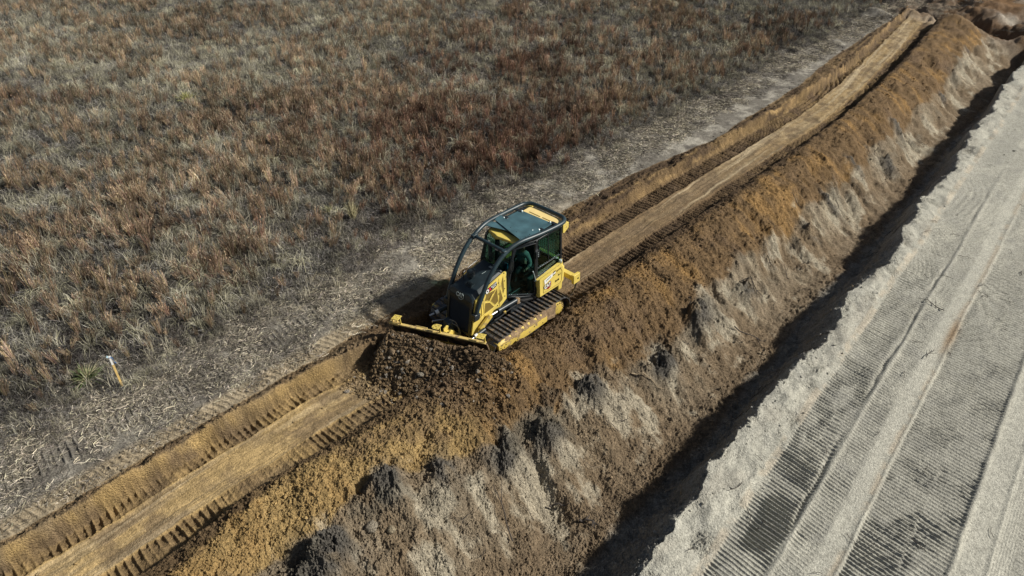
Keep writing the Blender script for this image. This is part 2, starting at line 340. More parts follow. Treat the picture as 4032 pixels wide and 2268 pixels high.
    C = mixc(C, (.24, .235, .215), rd * ss(.0, .6, n2) * .3); C = mixc(C, (.44, .425, .355), rd * ss(.1, .5, fbm(s * .8, t * 2.2, 4, 344)) * .6); C = mixc(C, (.46, .445, .375), open_r * (band(rl, 2.68, 3.02, .05) + band(rl, 5.05, 5.95, .06) + .6 * zone0) * .6)
    C = mixc(C, (.32, .30, .25), zone0 * ss(-.1, .5, fbm(s * 1.1, t * 2, 3, 208)) * .55)
    C = mixc(C, (.46, .39, .29), open_r * (np.exp(-((rl - 3.08 - .04 * n1) / .07) ** 2) * .6 + band(rl, .8, 1.0, .05) * .5) * ss(-.2, .2, n2 + .1))
    C = mixc(C, (.26, .19, .12), open_r * np.exp(-((rl - 3.1) / .13) ** 2 - ((s - 8.6) / .9) ** 2))
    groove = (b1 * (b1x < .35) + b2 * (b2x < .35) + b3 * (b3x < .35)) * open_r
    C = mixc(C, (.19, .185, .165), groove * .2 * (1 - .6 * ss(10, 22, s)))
    # cleared ground past the lane
    oc = mixc(np.broadcast_to(np.array([.27, .245, .2], np.float32), C.shape).copy(), (.20, .125, .065), ss(-.15, .15, n1 + .25 - .12 * np.abs(t - 1)))
    oc = mixc(oc, (.42, .39, .33), ss(.1, .4, fbm(s * .5, t * .6, 3, 209)))
    C = C * (1 - clear[..., None] * ss(-4.5, -3, t)[..., None]) + oc * clear[..., None] * ss(-4.5, -3, t)[..., None]
    sp = np.clip(bumpat(49.5, 1.2, 2.4, 4.6, 1.2) + bumpat(44.2, 2.5, 1.3, 4.5, 1.2), 0, 1)
    C = mixc(C, (.22, .13, .065), sp * .85); C = mixc(C, (.15, .095, .055), bumpat(45.5, 1.2, 3.6, 5.2, 1., 4.) * ss(-.5, .1, n1 + .1) * .85 * clear)
    C = C * (1 + np.where(rd, .14, .34) * n3)[..., None]
    # small dry crumbs carry their own tone
    C = C * (1 + .18 * ((v2 - .5) * (c2 > .1) * np.clip(big * 40, 0, 1))[..., None])
    rough = np.clip(big / .05, .1, 1)
    return z, np.clip(C, .01, .9), rough

# one sheet of ground, finer near the camera, reaching the horizon
NA, NR = 1500, 1500
ang_d = np.linspace(rad(90 - 57), rad(90 + 57), NA)
ang_c = np.linspace(rad(90 + 57), rad(90 - 57 + 360), 60)[1:-1]
ang = np.concatenate([ang_d, ang_c])
f0, f1 = math.atan(5.2 / H), math.atan(78 / H)
rr_ = H * np.tan(np.linspace(f0, f1, NR))
rad_in = np.linspace(.3, 5.2, 24)[:-1]; rad_out = np.geomspace(78, 2600, 46)[1:]
rr_all = np.concatenate([rad_in, rr_, rad_out])
Aa, Rr = np.meshgrid(ang, rr_all)
X = (Rr * np.cos(Aa)).ravel(); Y = (Rr * np.sin(Aa)).ravel()
Z = np.empty_like(X); CC = np.empty((len(X), 3), np.float32); RO = np.empty(len(X))
CH = 400000
for i in range(0, len(X), CH):
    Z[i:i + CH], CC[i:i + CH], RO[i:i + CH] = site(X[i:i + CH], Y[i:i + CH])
nr, na = len(rr_all), len(ang)
idx = np.arange(nr * na).reshape(nr, na)
nxt = np.roll(idx, -1, 1)
quads = np.stack([idx[:-1], idx[1:], nxt[1:], nxt[:-1]], -1).reshape(-1, 4)[:, ::-1]
# close the middle with a fan vertex
cz = site(np.array([0.]), np.array([0.]), False)[0]
def fast_mesh(name, co, loops, counts, smooth=False):
    me = bpy.data.meshes.new(name); me.vertices.add(len(co)); me.vertices.foreach_set('co', np.ascontiguousarray(co, np.float32).ravel())
    me.loops.add(len(loops)); me.loops.foreach_set('vertex_index', np.ascontiguousarray(loops, np.int32))
    me.polygons.add(len(counts)); st = np.concatenate([[0], np.cumsum(counts)[:-1]]).astype(np.int32)
    me.polygons.foreach_set('loop_start', st); me.polygons.foreach_set('loop_total', np.asarray(counts, np.int32))
    me.polygons.foreach_set('use_smooth', np.full(len(counts), smooth))
    me.update(calc_edges=True); return me
co = np.stack([X, Y, Z], 1); co = np.vstack([co, [[0, 0, cz]]])
fan = np.stack([np.full(na, nr * na), idx[0], np.roll(idx[0], -1)], 1)
loops = np.concatenate([quads.ravel(), fan.ravel()]); counts = np.concatenate([np.full(len(quads), 4), np.full(na, 3)])
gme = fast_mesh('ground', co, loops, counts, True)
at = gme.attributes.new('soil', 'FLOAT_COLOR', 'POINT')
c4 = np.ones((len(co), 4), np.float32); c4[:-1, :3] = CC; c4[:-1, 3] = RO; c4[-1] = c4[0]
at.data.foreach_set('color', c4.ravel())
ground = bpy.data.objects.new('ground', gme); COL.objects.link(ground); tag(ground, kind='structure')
ground['label'] = 'dozed soil lane, windrow, ditch, pale sandy haul road and field soil'
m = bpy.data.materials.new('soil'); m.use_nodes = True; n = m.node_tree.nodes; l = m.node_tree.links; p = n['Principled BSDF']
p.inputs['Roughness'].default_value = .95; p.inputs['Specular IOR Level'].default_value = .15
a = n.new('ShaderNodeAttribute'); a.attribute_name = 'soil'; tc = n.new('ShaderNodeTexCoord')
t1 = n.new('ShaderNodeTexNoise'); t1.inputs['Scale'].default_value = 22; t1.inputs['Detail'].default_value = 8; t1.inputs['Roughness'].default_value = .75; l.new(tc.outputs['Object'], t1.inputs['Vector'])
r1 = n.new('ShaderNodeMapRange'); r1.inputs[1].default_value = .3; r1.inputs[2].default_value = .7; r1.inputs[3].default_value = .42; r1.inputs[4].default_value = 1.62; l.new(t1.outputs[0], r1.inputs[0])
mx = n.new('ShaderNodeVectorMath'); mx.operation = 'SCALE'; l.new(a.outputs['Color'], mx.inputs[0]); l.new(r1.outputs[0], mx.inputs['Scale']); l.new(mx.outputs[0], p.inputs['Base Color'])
t2 = n.new('ShaderNodeTexNoise'); t2.inputs['Scale'].default_value = 34; t2.inputs['Detail'].default_value = 7; t2.inputs['Roughness'].default_value = .7; l.new(tc.outputs['Object'], t2.inputs['Vector'])
vo = n.new('ShaderNodeTexVoronoi'); vo.inputs['Scale'].default_value = 26; l.new(tc.outputs['Object'], vo.inputs['Vector'])
ms = n.new('ShaderNodeMath'); ms.operation = 'MULTIPLY_ADD'; l.new(vo.outputs[0], ms.inputs[0]); ms.inputs[1].default_value = -.55; l.new(t2.outputs[0], ms.inputs[2])
bs = n.new('ShaderNodeMapRange'); bs.inputs[3].default_value = .35; bs.inputs[4].default_value = 1.; l.new(a.outputs['Alpha'], bs.inputs[0])
b = n.new('ShaderNodeBump'); b.inputs['Distance'].default_value = .06; l.new(bs.outputs[0], b.inputs['Strength']); l.new(ms.outputs[0], b.inputs['Height']); l.new(b.outputs[0], p.inputs['Normal'])
gme.materials.append(m)
def gz(x, y):
    return site(np.atleast_1d(np.asarray(x, float)), np.atleast_1d(np.asarray(y, float)), False)
# ------------------------------------------------------------ dry vegetation (uncountable stuff, one object each, instanced by geometry nodes)
def strip(path, w, wt=.3):
    """thin ribbon along a path; returns verts, faces"""
    P = np.array(path, float); n = len(P); d = np.gradient(P, axis=0); side = np.cross(d, [0, 0, 1.]); nn = np.linalg.norm(side, axis=1, keepdims=True)
    a = RNG.uniform(0, 6.28); side = np.where(nn > 1e-4, side / np.maximum(nn, 1e-6), [math.cos(a), math.sin(a), 0])
    a = RNG.uniform(0, 3.14); side = side * math.cos(a) + np.cross(d / (np.linalg.norm(d, axis=1, keepdims=True) + 1e-9), side) * math.sin(a)
    ww = np.linspace(1, wt, n)[:, None] * w / 2
    V = np.concatenate([P - side * ww, P + side * ww]); F = [(i, i + 1, n + i + 1, n + i) for i in range(n - 1)]
    return V, F
def tuft(kind):
    Vs, Fs, Cs, off = [], [], [], 0
    U = RNG.uniform
    def add(path, w, wt, col):
        nonlocal off
        V, F = strip(path, w, wt); Vs.append(V); Fs.extend([tuple(i + off for i in f) for f in F]); off += len(V); Cs.append(np.tile(col, (len(V), 1)))
    if kind == 'blue':        # upright rusty bunch grass
        h0 = U(.45, .85); lean = RNG.normal(0, .12, 2)
        for k in range(56):
            a = U(0, 6.28); r = U(0, .07); h = h0 * U(.5, 1.1); sp = U(.03, .2) * h; b = np.array([r * math.cos(a), r * math.sin(a)])
            e = b + np.array([math.cos(a), math.sin(a)]) * sp + lean * h; mid_ = b + (e - b) * .35
            v = U(.55, 1.35); add([(*b, -.04), (*mid_, h * .5), (*e, h)], U(.006, .012), .5, np.array([1, U(.8, 1.1), U(.7, 1.1)]) * v)
            if U() < .35:
                q = np.array([*e, h]) - [0, 0, U(.0, .2) * h]; add([q, q + [U(-.03, .03), U(-.03, .03), .05]], .018, .5, np.array([1.2, 1.15, 1.1]) * v)
    elif kind == 'wisp':      # open pale stems
        for k in range(34):
            a = U(0, 6.28); r = U(0, .25); h = U(.25, .6); b = np.array([r * math.cos(a * 3), r * math.sin(a * 3)]); sp = U(.1, .5) * h
            e = b + np.array([math.cos(a), math.sin(a)]) * sp
            v = U(.55, 1.5); add([(*b, -.03), (*(b + (e - b) * .4), h * .6), (*e, h * U(.8, 1.))], U(.006, .013), .4, np.array([1, 1, U(.85, 1.05)]) * v)
    elif kind == 'mat':       # tangled low forbs, twiggy
        for k in range(150):
            a = U(0, 6.28); r = .36 * math.sqrt(U()); b = np.array([r * math.cos(a), r * math.sin(a), U(-.02, .16) * (1.2 - r)])
            d = RNG.normal(0, 1, 3); d[2] = abs(d[2]) * .7; d /= np.linalg.norm(d); ln = U(.06, .20); c = b + d * ln * .5 + RNG.normal(0, .025, 3); e = c + (d + RNG.normal(0, .6, 3)) * ln * .45
            e[2] = max(e[2], 0)
            v = U(.25, 1.7) ** 1.5; add([b, c, e], U(.006, .016), .5, np.array([1, U(.92, 1.02), U(.85, 1.05)]) * v)
    elif kind == 'arch':      # long pale arching leaves
        for k in range(46):
            a = U(0, 6.28); ln = U(.35, .7); h = U(.2, .45); b = RNG.normal(0, .04, 2); dr = np.array([math.cos(a), math.sin(a)])
            pts = [(*(b + dr * ln * q * U(.85, 1.1)), h * (1 - (2 * (q - .45)) ** 2) + .02) for q in (0, .3, .6, 1.)]
            pts[0] = (*b, -.03); v = U(.6, 1.4); add(pts, U(.007, .012), .3, np.array([1, 1, U(.8, 1.)]) * v)
    elif kind == 'straw':     # broken straw lying flat
        for k in range(70):
            a = U(0, 6.28); r = .4 * math.sqrt(U()); b = np.array([r * math.cos(a), r * math.sin(a), U(.003, .035)]); g = U(0, 6.28); ln = U(.05, .22)
            c = b + [math.cos(g) * ln * .5, math.sin(g) * ln * .5, U(-.01, .03)]; e = c + [math.cos(g + U(-.6, .6)) * ln * .5, math.sin(g + U(-.6, .6)) * ln * .5, U(-.03, .02)]
            v = U(.3, 1.7) ** 1.4; add([b, c, e], U(.006, .018), .6, np.array([1, U(.93, 1.02), U(.85, 1.)]) * v)
    return np.concatenate(Vs), Fs, np.concatenate(Cs)

def veg_material():
    m = bpy.data.materials.new('dry stems'); m.use_nodes = True; n = m.node_tree.nodes; l = m.node_tree.links; p = n['Principled BSDF']
    a = n.new('ShaderNodeAttribute'); a.attribute_name = 'shade'; b = n.new('ShaderNodeAttribute'); b.attribute_name = 'tint'; b.attribute_type = 'INSTANCER'
    v = n.new('ShaderNodeVectorMath'); v.operation = 'MULTIPLY'; l.new(a.outputs['Color'], v.inputs[0]); l.new(b.outputs['Color'], v.inputs[1])
    l.new(v.outputs[0], p.inputs['Base Color']); p.inputs['Roughness'].default_value = .8; p.inputs['Specular IOR Level'].default_value = .2
    return m
VEG = veg_material()
def veg_group():
    g = bpy.data.node_groups.new('spread tufts', 'GeometryNodeTree'); g.is_modifier = True
    g.interface.new_socket('Geometry', in_out='INPUT', socket_type='NodeSocketGeometry'); g.interface.new_socket('Geometry', in_out='OUTPUT', socket_type='NodeSocketGeometry')
    N = g.nodes; L = g.links; i = N.new('NodeGroupInput'); o = N.new('NodeGroupOutput')
    def attr(nm, t):
        a = N.new('GeometryNodeInputNamedAttribute'); a.data_type = t; a.inputs[0].default_value = nm; return a.outputs[0]
    sp = N.new('GeometryNodeSeparateGeometry'); sp.domain = 'POINT'; L.new(i.outputs[0], sp.inputs[0]); L.new(attr('ispt', 'BOOLEAN'), sp.inputs[1])
    si = N.new('GeometryNodeSplitToInstances'); si.domain = 'POINT'; L.new(sp.outputs[1], si.inputs[0]); L.new(attr('pid', 'INT'), si.inputs['Group ID'])
    ip = N.new('GeometryNodeInstanceOnPoints'); L.new(sp.outputs[0], ip.inputs['Points']); L.new(si.outputs[0], ip.inputs['Instance'])
    ip.inputs['Pick Instance'].default_value = True; L.new(attr('pid', 'INT'), ip.inputs['Instance Index'])
    L.new(attr('rot', 'FLOAT_VECTOR'), ip.inputs['Rotation']); L.new(attr('scl', 'FLOAT_VECTOR'), ip.inputs['Scale'])
    L.new(ip.outputs[0], o.inputs[0]); return g
VG = veg_group()
def scatter(name, label, protos, pts, pid, rot, scl, tint):
    """protos: list of (V,F,C). pts: Nx3"""
    co, loops, counts, cols, ids = [], [], [], [], []; off = 0
    for k, (V, F, C) in enumerate(protos):
        co.append(V); F = np.array(F) + off; loops.append(F.ravel()); counts.append(np.full(len(F), 4)); cols.append(C); ids.append(np.full(len(V), k)); off += len(V)
    n0 = off; n = len(pts); co.append(pts); ids.append(pid)
    me = fast_mesh(name, np.concatenate(co), np.concatenate(loops), np.concatenate(counts))
    def A(nm, t, fld, val):
        a = me.attributes.new(nm, t, 'POINT'); a.data.foreach_set(fld, np.ascontiguousarray(val).ravel())
    A('shade', 'FLOAT_COLOR', 'color', np.concatenate([np.concatenate([np.clip(np.concatenate(cols), 0, 3), np.ones((n0, 1))], 1), np.ones((n, 4))]).astype(np.float32))
    A('tint', 'FLOAT_COLOR', 'color', np.concatenate([np.ones((n0, 4)), np.concatenate([tint, np.ones((n, 1))], 1)]).astype(np.float32))
    A('ispt', 'BOOLEAN', 'value', np.concatenate([np.zeros(n0, bool), np.ones(n, bool)]))
    A('pid', 'INT', 'value', np.concatenate(ids).astype(np.int32))
    A('rot', 'FLOAT_VECTOR', 'vector', np.concatenate([np.zeros((n0, 3)), rot]).astype(np.float32))
    A('scl', 'FLOAT_VECTOR', 'vector', np.concatenate([np.ones((n0, 3)), scl]).astype(np.float32))
    me.materials.append(VEG); o = bpy.data.objects.new(name, me); COL.objects.link(o); md = o.modifiers.new('tufts', 'NODES'); md.node_group = VG
    tag(o, label, kind='stuff'); return o

# where the camera (or one a few steps aside) could see ground
def wedge(n, rmax=74, rmin=6.0):
    a = RNG.uniform(rad(90 - 60), rad(90 + 62), n); r = np.sqrt(RNG.uniform(rmin ** 2, rmax ** 2, n)); return r * np.cos(a), r * np.sin(a)
def keep_frame(x, y, marg=2.5):
    zf = y * math.cos(rad(PITCH)) + H * math.sin(rad(PITCH)); lim = zf * .722 + marg + y * .03
    return (np.abs(x) < lim) & (y > 4)
x, y = wedge(270000); k = keep_frame(x, y); x, y = x[k], y[k]; s, t = to_st(x, y)
edge_n = -5.2 + .55 * fbm(s * .35, s * 0, 3, 300) + .5 * fbm(s * 1.7, t * .6, 2, 301) + np.interp(s, [-14, 0, 30, 45], [-.1, 0, .9, .9])
inf = t < edge_n
x, y, s, t, edge_n = x[inf], y[inf], s[inf], t[inf], edge_n[inf]
# tall grass ends near the top right where ground was cleared
r = np.hypot(x, y); red = fbm(x * .11 + 2, y * .15, 3, 310); cl = fbm(x * .55, y * .55, 3, 311); dens = fbm(x * .3, y * .33, 3, 312); pale = fbm(x * .16, y * .2, 3, 313)
# redder stand in the middle of the field, tan to the left
mid_red = np.exp(-((x - 3) / 11) ** 2 - ((y - 30) / 7.5) ** 2) + .5 * np.exp(-((x + 9) / 6) ** 2 - ((y - 27) / 5) ** 2)
u = RNG.uniform(0, 1, len(x)); dist = edge_n - t
pb_ = np.clip(.09 + .26 * cl + .24 * mid_red + .08 * dens, .008, .5) * ss(-.1, 2.2, dist)
pw = np.clip(.22 + .3 * pale + .12 * (x < -8), .05, .5)
kind = np.where(u < pb_, 0, np.where(u < pb_ + pw * .5, 1, np.where(u < pb_ + pw * .5 + .03, 3, 2)))
# thin out: mats need fewer where they overlap
dk = RNG.uniform(0, 1, len(x)); kp = np.where(kind == 2, dk < .52, np.where(kind == 0, dk < .85, dk < .8))
x, y, s, t, kind, red, cl, pale, mid_red, dens, dist = [v[kp] for v in (x, y, s, t, kind, red, cl, pale, mid_red, dens, dist)]
NV = {0: 8, 1: 6, 2: 8, 3: 4}; base = {0: 0, 1: 8, 2: 14, 3: 22}
protos = [tuft('blue') for _ in range(8)] + [tuft('wisp') for _ in range(6)] + [tuft('mat') for _ in range(8)] + [tuft('arch') for _ in range(4)]
n = len(x); pid = np.array([base[k] for k in range(4)])[kind] + (RNG.random(n) * np.array([NV[k] for k in range(4)])[kind]).astype(int)
zz = np.concatenate([gz(x[i:i + 200000], y[i:i + 200000]) for i in range(0, n, 200000)])
rot = np.stack([RNG.normal(0, .06, n), RNG.normal(0, .06, n), RNG.uniform(0, 6.28, n)], 1)
sz = RNG.uniform(.7, 1.2, n) * (1 + .25 * dens) * (.62 + .38 * ss(0, 2., dist)); scl = np.stack([sz * RNG.uniform(.9, 1.25, n), sz * RNG.uniform(.9, 1.25, n), sz * RNG.uniform(.8, 1.15, n)], 1)
rust = np.array([.185, .115, .083]); tanc = np.array([.30, .235, .165]); grey = np.array([.23, .225, .205]); straw = np.array([.34, .32, .255]); dark = np.array([.085, .08, .076])
w = np.clip(.08 + 1.0 * red + .75 * mid_red - .25 * (x < -6) + RNG.normal(0, .28, n), 0, 1)[:, None]
tb = tanc * (1 - w) + rust * w
tw = straw * (1 - .5 * w) + tanc * .5 * w
wd = np.clip(.35 + 1.4 * cl + RNG.normal(0, .3, n), 0, 1)[:, None]; tm = grey * (1 - wd) + dark * wd; tm = tm * (1 - .25 * w) + np.array([.15, .11, .09]) * .25 * w
tint = np.where((kind == 0)[:, None], tb, np.where((kind == 1)[:, None], tw, np.where((kind == 3)[:, None], straw, tm)))
cv = np.exp(.75 * fbm(x * 1.5, y * 1.5, 3, 330)) * np.where(kind == 2, .78, 1.0)
_k2 = cv * RNG.uniform(.5, 1.35, n); tint = tint * 1.1 * _k2[:, None] * (1 + .25 * pale[:, None])
scatter('dry_grass', 'dry brown and rusty prairie grass filling the field', protos, np.stack([x, y, zz - .02], 1), pid, rot, scl, tint)
# trampled straw between the grass and the lane, plus thin litter elsewhere
x, y = wedge(120000, 66); k = keep_frame(x, y); x, y = x[k], y[k]; s, t = to_st(x, y)
pr = 1.6 * band(t, -6.9, -2.75, .35) * (.55 + .6 * fbm(s * .6, t * .8, 3, 320)) * np.interp(t, [-6, -4, -2.6], [1, .8, .35])
pr = np.maximum(pr, ss(43, 46, s) * ss(-5, -3, t) * .35 * (fbm(s * .5, t * .5, 2, 321) > 0))
kp = RNG.random(len(x)) < pr
x, y, s, t = x[kp], y[kp], s[kp], t[kp]; n = len(x); zz = gz(x, y)
protos2 = [tuft('straw') for _ in range(10)] + [tuft('wisp') for _ in range(2)]
pid = np.where((RNG.random(n) < .05) & (t < -4.5), 10 + (RNG.random(n) * 2).astype(int), (RNG.random(n) * 10).astype(int))
rot = np.stack([RNG.normal(0, .05, n), RNG.normal(0, .05, n), RNG.uniform(0, 6.28, n)], 1); sz = RNG.uniform(.6, 1.15, n)
tint = np.where((RNG.random(n) < .55)[:, None], [.42, .385, .31], [.17, .155, .135]) * RNG.uniform(.6, 1.25, n)[:, None]
scatter('straw_litter', 'flattened straw and stubble along the trampled strip beside the lane', protos2, np.stack([x, y, zz], 1), pid, rot, np.stack([sz, sz, sz], 1), tint)

# ------------------------------------------------------------ crumbs and clods of soil
def clod_protos(k):
    out = []
    for _ in range(k):
        b = bmesh.new(); bmesh.ops.create_icosphere(b, subdivisions=1, radius=1)
        V = np.array([v.co[:] for v in b.verts]); F = np.array([[v.index for v in f.verts] for f in b.faces]); b.free()
        V = V * (1 + RNG.normal(0, .28, (len(V), 1))) * RNG.uniform(.65, 1.2, 3); out.append((V, F))
    return out
CP = clod_protos(10)
def clods(name, label, pts, r, col):
    n = len(pts); nv = len(CP[0][0]); nf = len(CP[0][1]); k = (RNG.random(n) * len(CP)).astype(int)
    PV = np.stack([c[0] for c in CP]); PF = CP[0][1]; a = RNG.uniform(0, 6.28, n); V = PV[k]; c, s_ = np.cos(a)[:, None], np.sin(a)[:, None]
    V = np.stack([V[..., 0] * c - V[..., 1] * s_, V[..., 0] * s_ + V[..., 1] * c, V[..., 2]], -1) * r[:, None, None] + pts[:, None, :]
    F = PF[None] + (np.arange(n) * nv)[:, None, None]
    me = fast_mesh(name, V.reshape(-1, 3), F.ravel(), np.full(n * nf, 3))
    at_ = me.attributes.new('soil', 'FLOAT_COLOR', 'POINT'); cc = np.concatenate([np.repeat(col, nv, 0), np.full((n * nv, 1), .6)], 1); at_.data.foreach_set('color', cc.astype(np.float32).ravel())
    me.materials.append(bpy.data.materials['soil']); o = bpy.data.objects.new(name, me); COL.objects.link(o); tag(o, label, kind='stuff'); return o
def sprinkle(n, fn, r0, r1, pw=3.):
    s = RNG.uniform(-14, 34, n * 2); s = np.where(RNG.random(n * 2) < .5, RNG.uniform(-14, 6, n * 2), s); t = RNG.uniform(-3.2, 9.4, n * 2); x, y = to_xy(s, t); k = keep_frame(x, y, .8) & (RNG.random(n * 2) < fn(s, t))
    x, y, s, t = x[k], y[k], s[k], t[k]; r = r0 + (r1 - r0) * RNG.random(len(x)) ** pw; z, C, ro = site(x, y); return np.stack([x, y, z + r * .25], 1), r, C * RNG.uniform(.8, 1.25, (len(x), 1))
def wf(s, t):
    lc = lanec(s); cr = lc + 2.
    f = .9 * band(t, cr - .75, cr + .25, .15) + .35 * band(t, cr, 4.4, .3) + .15 * band(t, 4.4, 6.8, .3) + .4 * band(t, lc - 2.2, lc - 1.1, .15) + .012 * band(t, lc - .6, lc + .6, .1) + .25 * band(t, ditch_t(s) + .2, road_t(s) + .1, .1) + .03 * band(t, 7.7, 8.7, .2)
    return f * np.where((s < -4) & (t > lc), .4, .8) * np.clip(.75 + .8 * fbm(s * .8, t * .8, 2, 400), .1, 1)
P_, r_, c_ = sprinkle(95000, wf, .006, .045, 6.)
clods('soil_crumbs', 'loose crumbs of brown soil over the windrow and lane edges', P_, r_, c_)
def hf(s, t):
    d = ((s + 3.5) / 1.1) ** 2 + ((t - .1) / 1.9) ** 2; return np.exp(-d) * 1.2
s = RNG.uniform(-5.6, -1.5, 60000); t = RNG.uniform(-2.4, 4.2, 60000)
ax, at_ = BL_A; bx, bt_ = BL_B; L_ = math.hypot(bx - ax, bt_ - at_); ex, et = (bx - ax) / L_, (bt_ - at_) / L_
q_ = (s - ax) * et - (t - at_) * ex; v_ = (s - ax) * ex + (t - at_) * et
d = np.where((q_ > .03) & (q_ < 1.9) & (v_ > -1.2) & (v_ < L_ + .4), 1, 0) * np.where(v_ > 0, 1, .45)
k = RNG.random(len(s)) < d * .75; x, y = to_xy(s[k], t[k]); r = .008 + .055 * RNG.random(len(x)) ** 6; z, C, ro = site(x, y)
C = C * RNG.uniform(.7, 1.3, (len(x), 1)); g = RNG.random(len(x)) < .06; C[g] = [.25, .22, .18]
clods('heap_clods', 'dark crumbly clods heaped in front of the blade', np.stack([x, y, z + r * .1], 1), r, C)
# ------------------------------------------------------------ mesh builder
class MB:
    def __init__(s): s.bm = bmesh.new()
    def box(s, x0, x1, y0, y1, z0, z1, M=None):
        vs = [s.bm.verts.new(Vector(v)) for v in ((x0, y0, z0), (x1, y0, z0), (x1, y1, z0), (x0, y1, z0), (x0, y0, z1), (x1, y0, z1), (x1, y1, z1), (x0, y1, z1))]
        for f in ((3, 2, 1, 0), (4, 5, 6, 7), (0, 1, 5, 4), (1, 2, 6, 5), (2, 3, 7, 6), (3, 0, 4, 7)): s.bm.faces.new([vs[i] for i in f])
        if M is not None:
            for v in vs: v.co = M @ v.co
        return s
    def loft(s, rings, cap=True, closed=False):
        R = [[s.bm.verts.new(Vector(p)) for p in r] for r in rings]; n = len(R[0])
        rng = range(len(R)) if closed else range(len(R) - 1)
        for i in rng:
            a, b = R[i], R[(i + 1) % len(R)]
            for j in range(n): s.bm.faces.new((a[j], a[(j + 1) % n], b[(j + 1) % n], b[j]))
        if cap and not closed:
            s.bm.faces.new(R[0][::-1]); s.bm.faces.new(R[-1])
        return s
    def prism(s, poly, y0, y1):      # outline in x,z pushed along y
        return s.loft([[(x, y0, z) for x, z in poly], [(x, y1, z) for x, z in poly]])
    def plate(s, pts, th):           # any flat polygon given thickness along its normal
        P = [Vector(p) for p in pts]; n = (P[1] - P[0]).cross(P[2] - P[0]).normalized() * th
        return s.loft([P, [p + n for p in P]])
    def tube(s, pts, r, seg=10, closed=False, flat=1.0):
        P = [Vector(p) for p in pts]; n = len(P); rings = []; up = None
        for i in range(n):
            if closed: d = (P[(i + 1) % n] - P[i - 1]).normalized()
            else: d = (P[min(i + 1, n - 1)] - P[max(i - 1, 0)]).normalized()
            if up is None: up = d.orthogonal().normalized()
            up = (up - d * up.dot(d)).normalized(); sd_ = d.cross(up)
            rr = r[i] if isinstance(r, (list, tuple)) else r
            rings.append([P[i] + (up * math.cos(2 * math.pi * k / seg) + sd_ * math.sin(2 * math.pi * k / seg) * flat) * rr for k in range(seg)])
        return s.loft(rings, True, closed)
    def cyl(s, a, b, r, seg=16, r2=None): return s.tube([a, b], [r, r if r2 is None else r2], seg)
    def lathe(s, c, prof, axis='z', seg=20):   # prof: (radius, height)
        rings = []
        for r, h in prof:
            ring = []
            for k in range(seg):
                a = 2 * math.pi * k / seg; u, v = r * math.cos(a), r * math.sin(a)
                ring.append(Vector(c) + (Vector((u, v, h)) if axis == 'z' else Vector((u, h, v)) if axis == 'y' else Vector((h, u, v))))
            rings.append(ring)
        return s.loft(rings)
    def xf(s, M):
        for v in s.bm.verts: v.co = M @ v.co
        return s
    def build(s, name, m, parent=None, bevel=0., smooth=False, label=None):
        bmesh.ops.remove_doubles(s.bm, verts=s.bm.verts, dist=1e-6)
        bmesh.ops.recalc_face_normals(s.bm, faces=s.bm.faces)
        me = bpy.data.meshes.new(name); s.bm.to_mesh(me); s.bm.free(); me.materials.append(m)
        o = bpy.data.objects.new(name, me); COL.objects.link(o)
        if parent: o.parent = parent
        if bevel:
            b = o.modifiers.new('bevel', 'BEVEL'); b.width = bevel; b.segments = 2; b.limit_method = 'ANGLE'; b.angle_limit = rad(35); smooth = True
        if smooth:
            me.shade_smooth()
            if not bevel:
                e = me
                for f in me.polygons: f.use_smooth = True
                try: me.set_sharp_from_angle(angle=rad(40))
                except Exception: pass
            else:
                me.set_sharp_from_angle(angle=rad(40))
        if label: o['label'] = label
        return o
def _join(self, o, m):
    bmesh.ops.recalc_face_normals(self.bm, faces=self.bm.faces)
    me = o.data; names = [x.name for x in me.materials]
    if m.name not in names: me.materials.append(m)
    k = [x.name for x in me.materials].index(m.name)
    for f in self.bm.faces: f.material_index = k; f.smooth = False
    tmp = bpy.data.meshes.new('tmp'); self.bm.to_mesh(tmp); self.bm.free()
    b = bmesh.new(); b.from_mesh(me); b.from_mesh(tmp); b.to_mesh(me); b.free(); bpy.data.meshes.remove(tmp)
    return o
MB.join = _join
def crv(pts, n=6):       # Catmull-Rom through points
    P = [Vector(p) for p in pts]; P = [P[0] * 2 - P[1]] + P + [P[-1] * 2 - P[-2]]; out = []
    for i in range(1, len(P) - 2):
        for k in range(n):
            t = k / n; a, b, c, d = P[i - 1:i + 3]
            out.append(.5 * ((2 * b) + (c - a) * t + (2 * a - 5 * b + 4 * c - d) * t * t + (3 * b - a - 3 * c + d) * t ** 3))
    out.append(P[-2]); return out
def text_mesh(name, txt, size, M, m, parent, th=.004, bold=.0, xs=1., shear=0., label=None):
    cu = bpy.data.curves.new(name, 'FONT'); cu.body = txt; cu.size = size; cu.extrude = th; cu.offset = bold; cu.shear = shear
    cu.align_x = 'CENTER'; cu.align_y = 'CENTER'; cu.resolution_u = 3
    t = bpy.data.objects.new(name, cu); COL.objects.link(t); dg = bpy.context.evaluated_depsgraph_get()
    me = bpy.data.meshes.new_from_object(t.evaluated_get(dg)); bpy.data.objects.remove(t); bpy.data.curves.remove(cu)
    for v in me.vertices: v.co = M @ Vector((v.co.x * xs, v.co.y, v.co.z))
    me.materials.clear(); me.materials.append(m); me.name = name
    o = bpy.data.objects.new(name, me); COL.objects.link(o); o.parent = parent
    if label: o['label'] = label
    return o
def frame(o, ux, uy):    # matrix: local x -> ux, y -> uy, z -> normal, at o
    ux = Vector(ux).normalized(); uy = Vector(uy); uz = ux.cross(uy).normalized(); uy = uz.cross(ux)
    M = Matrix((ux, uy, uz)).transposed().to_4x4(); M.translation = Vector(o); return M

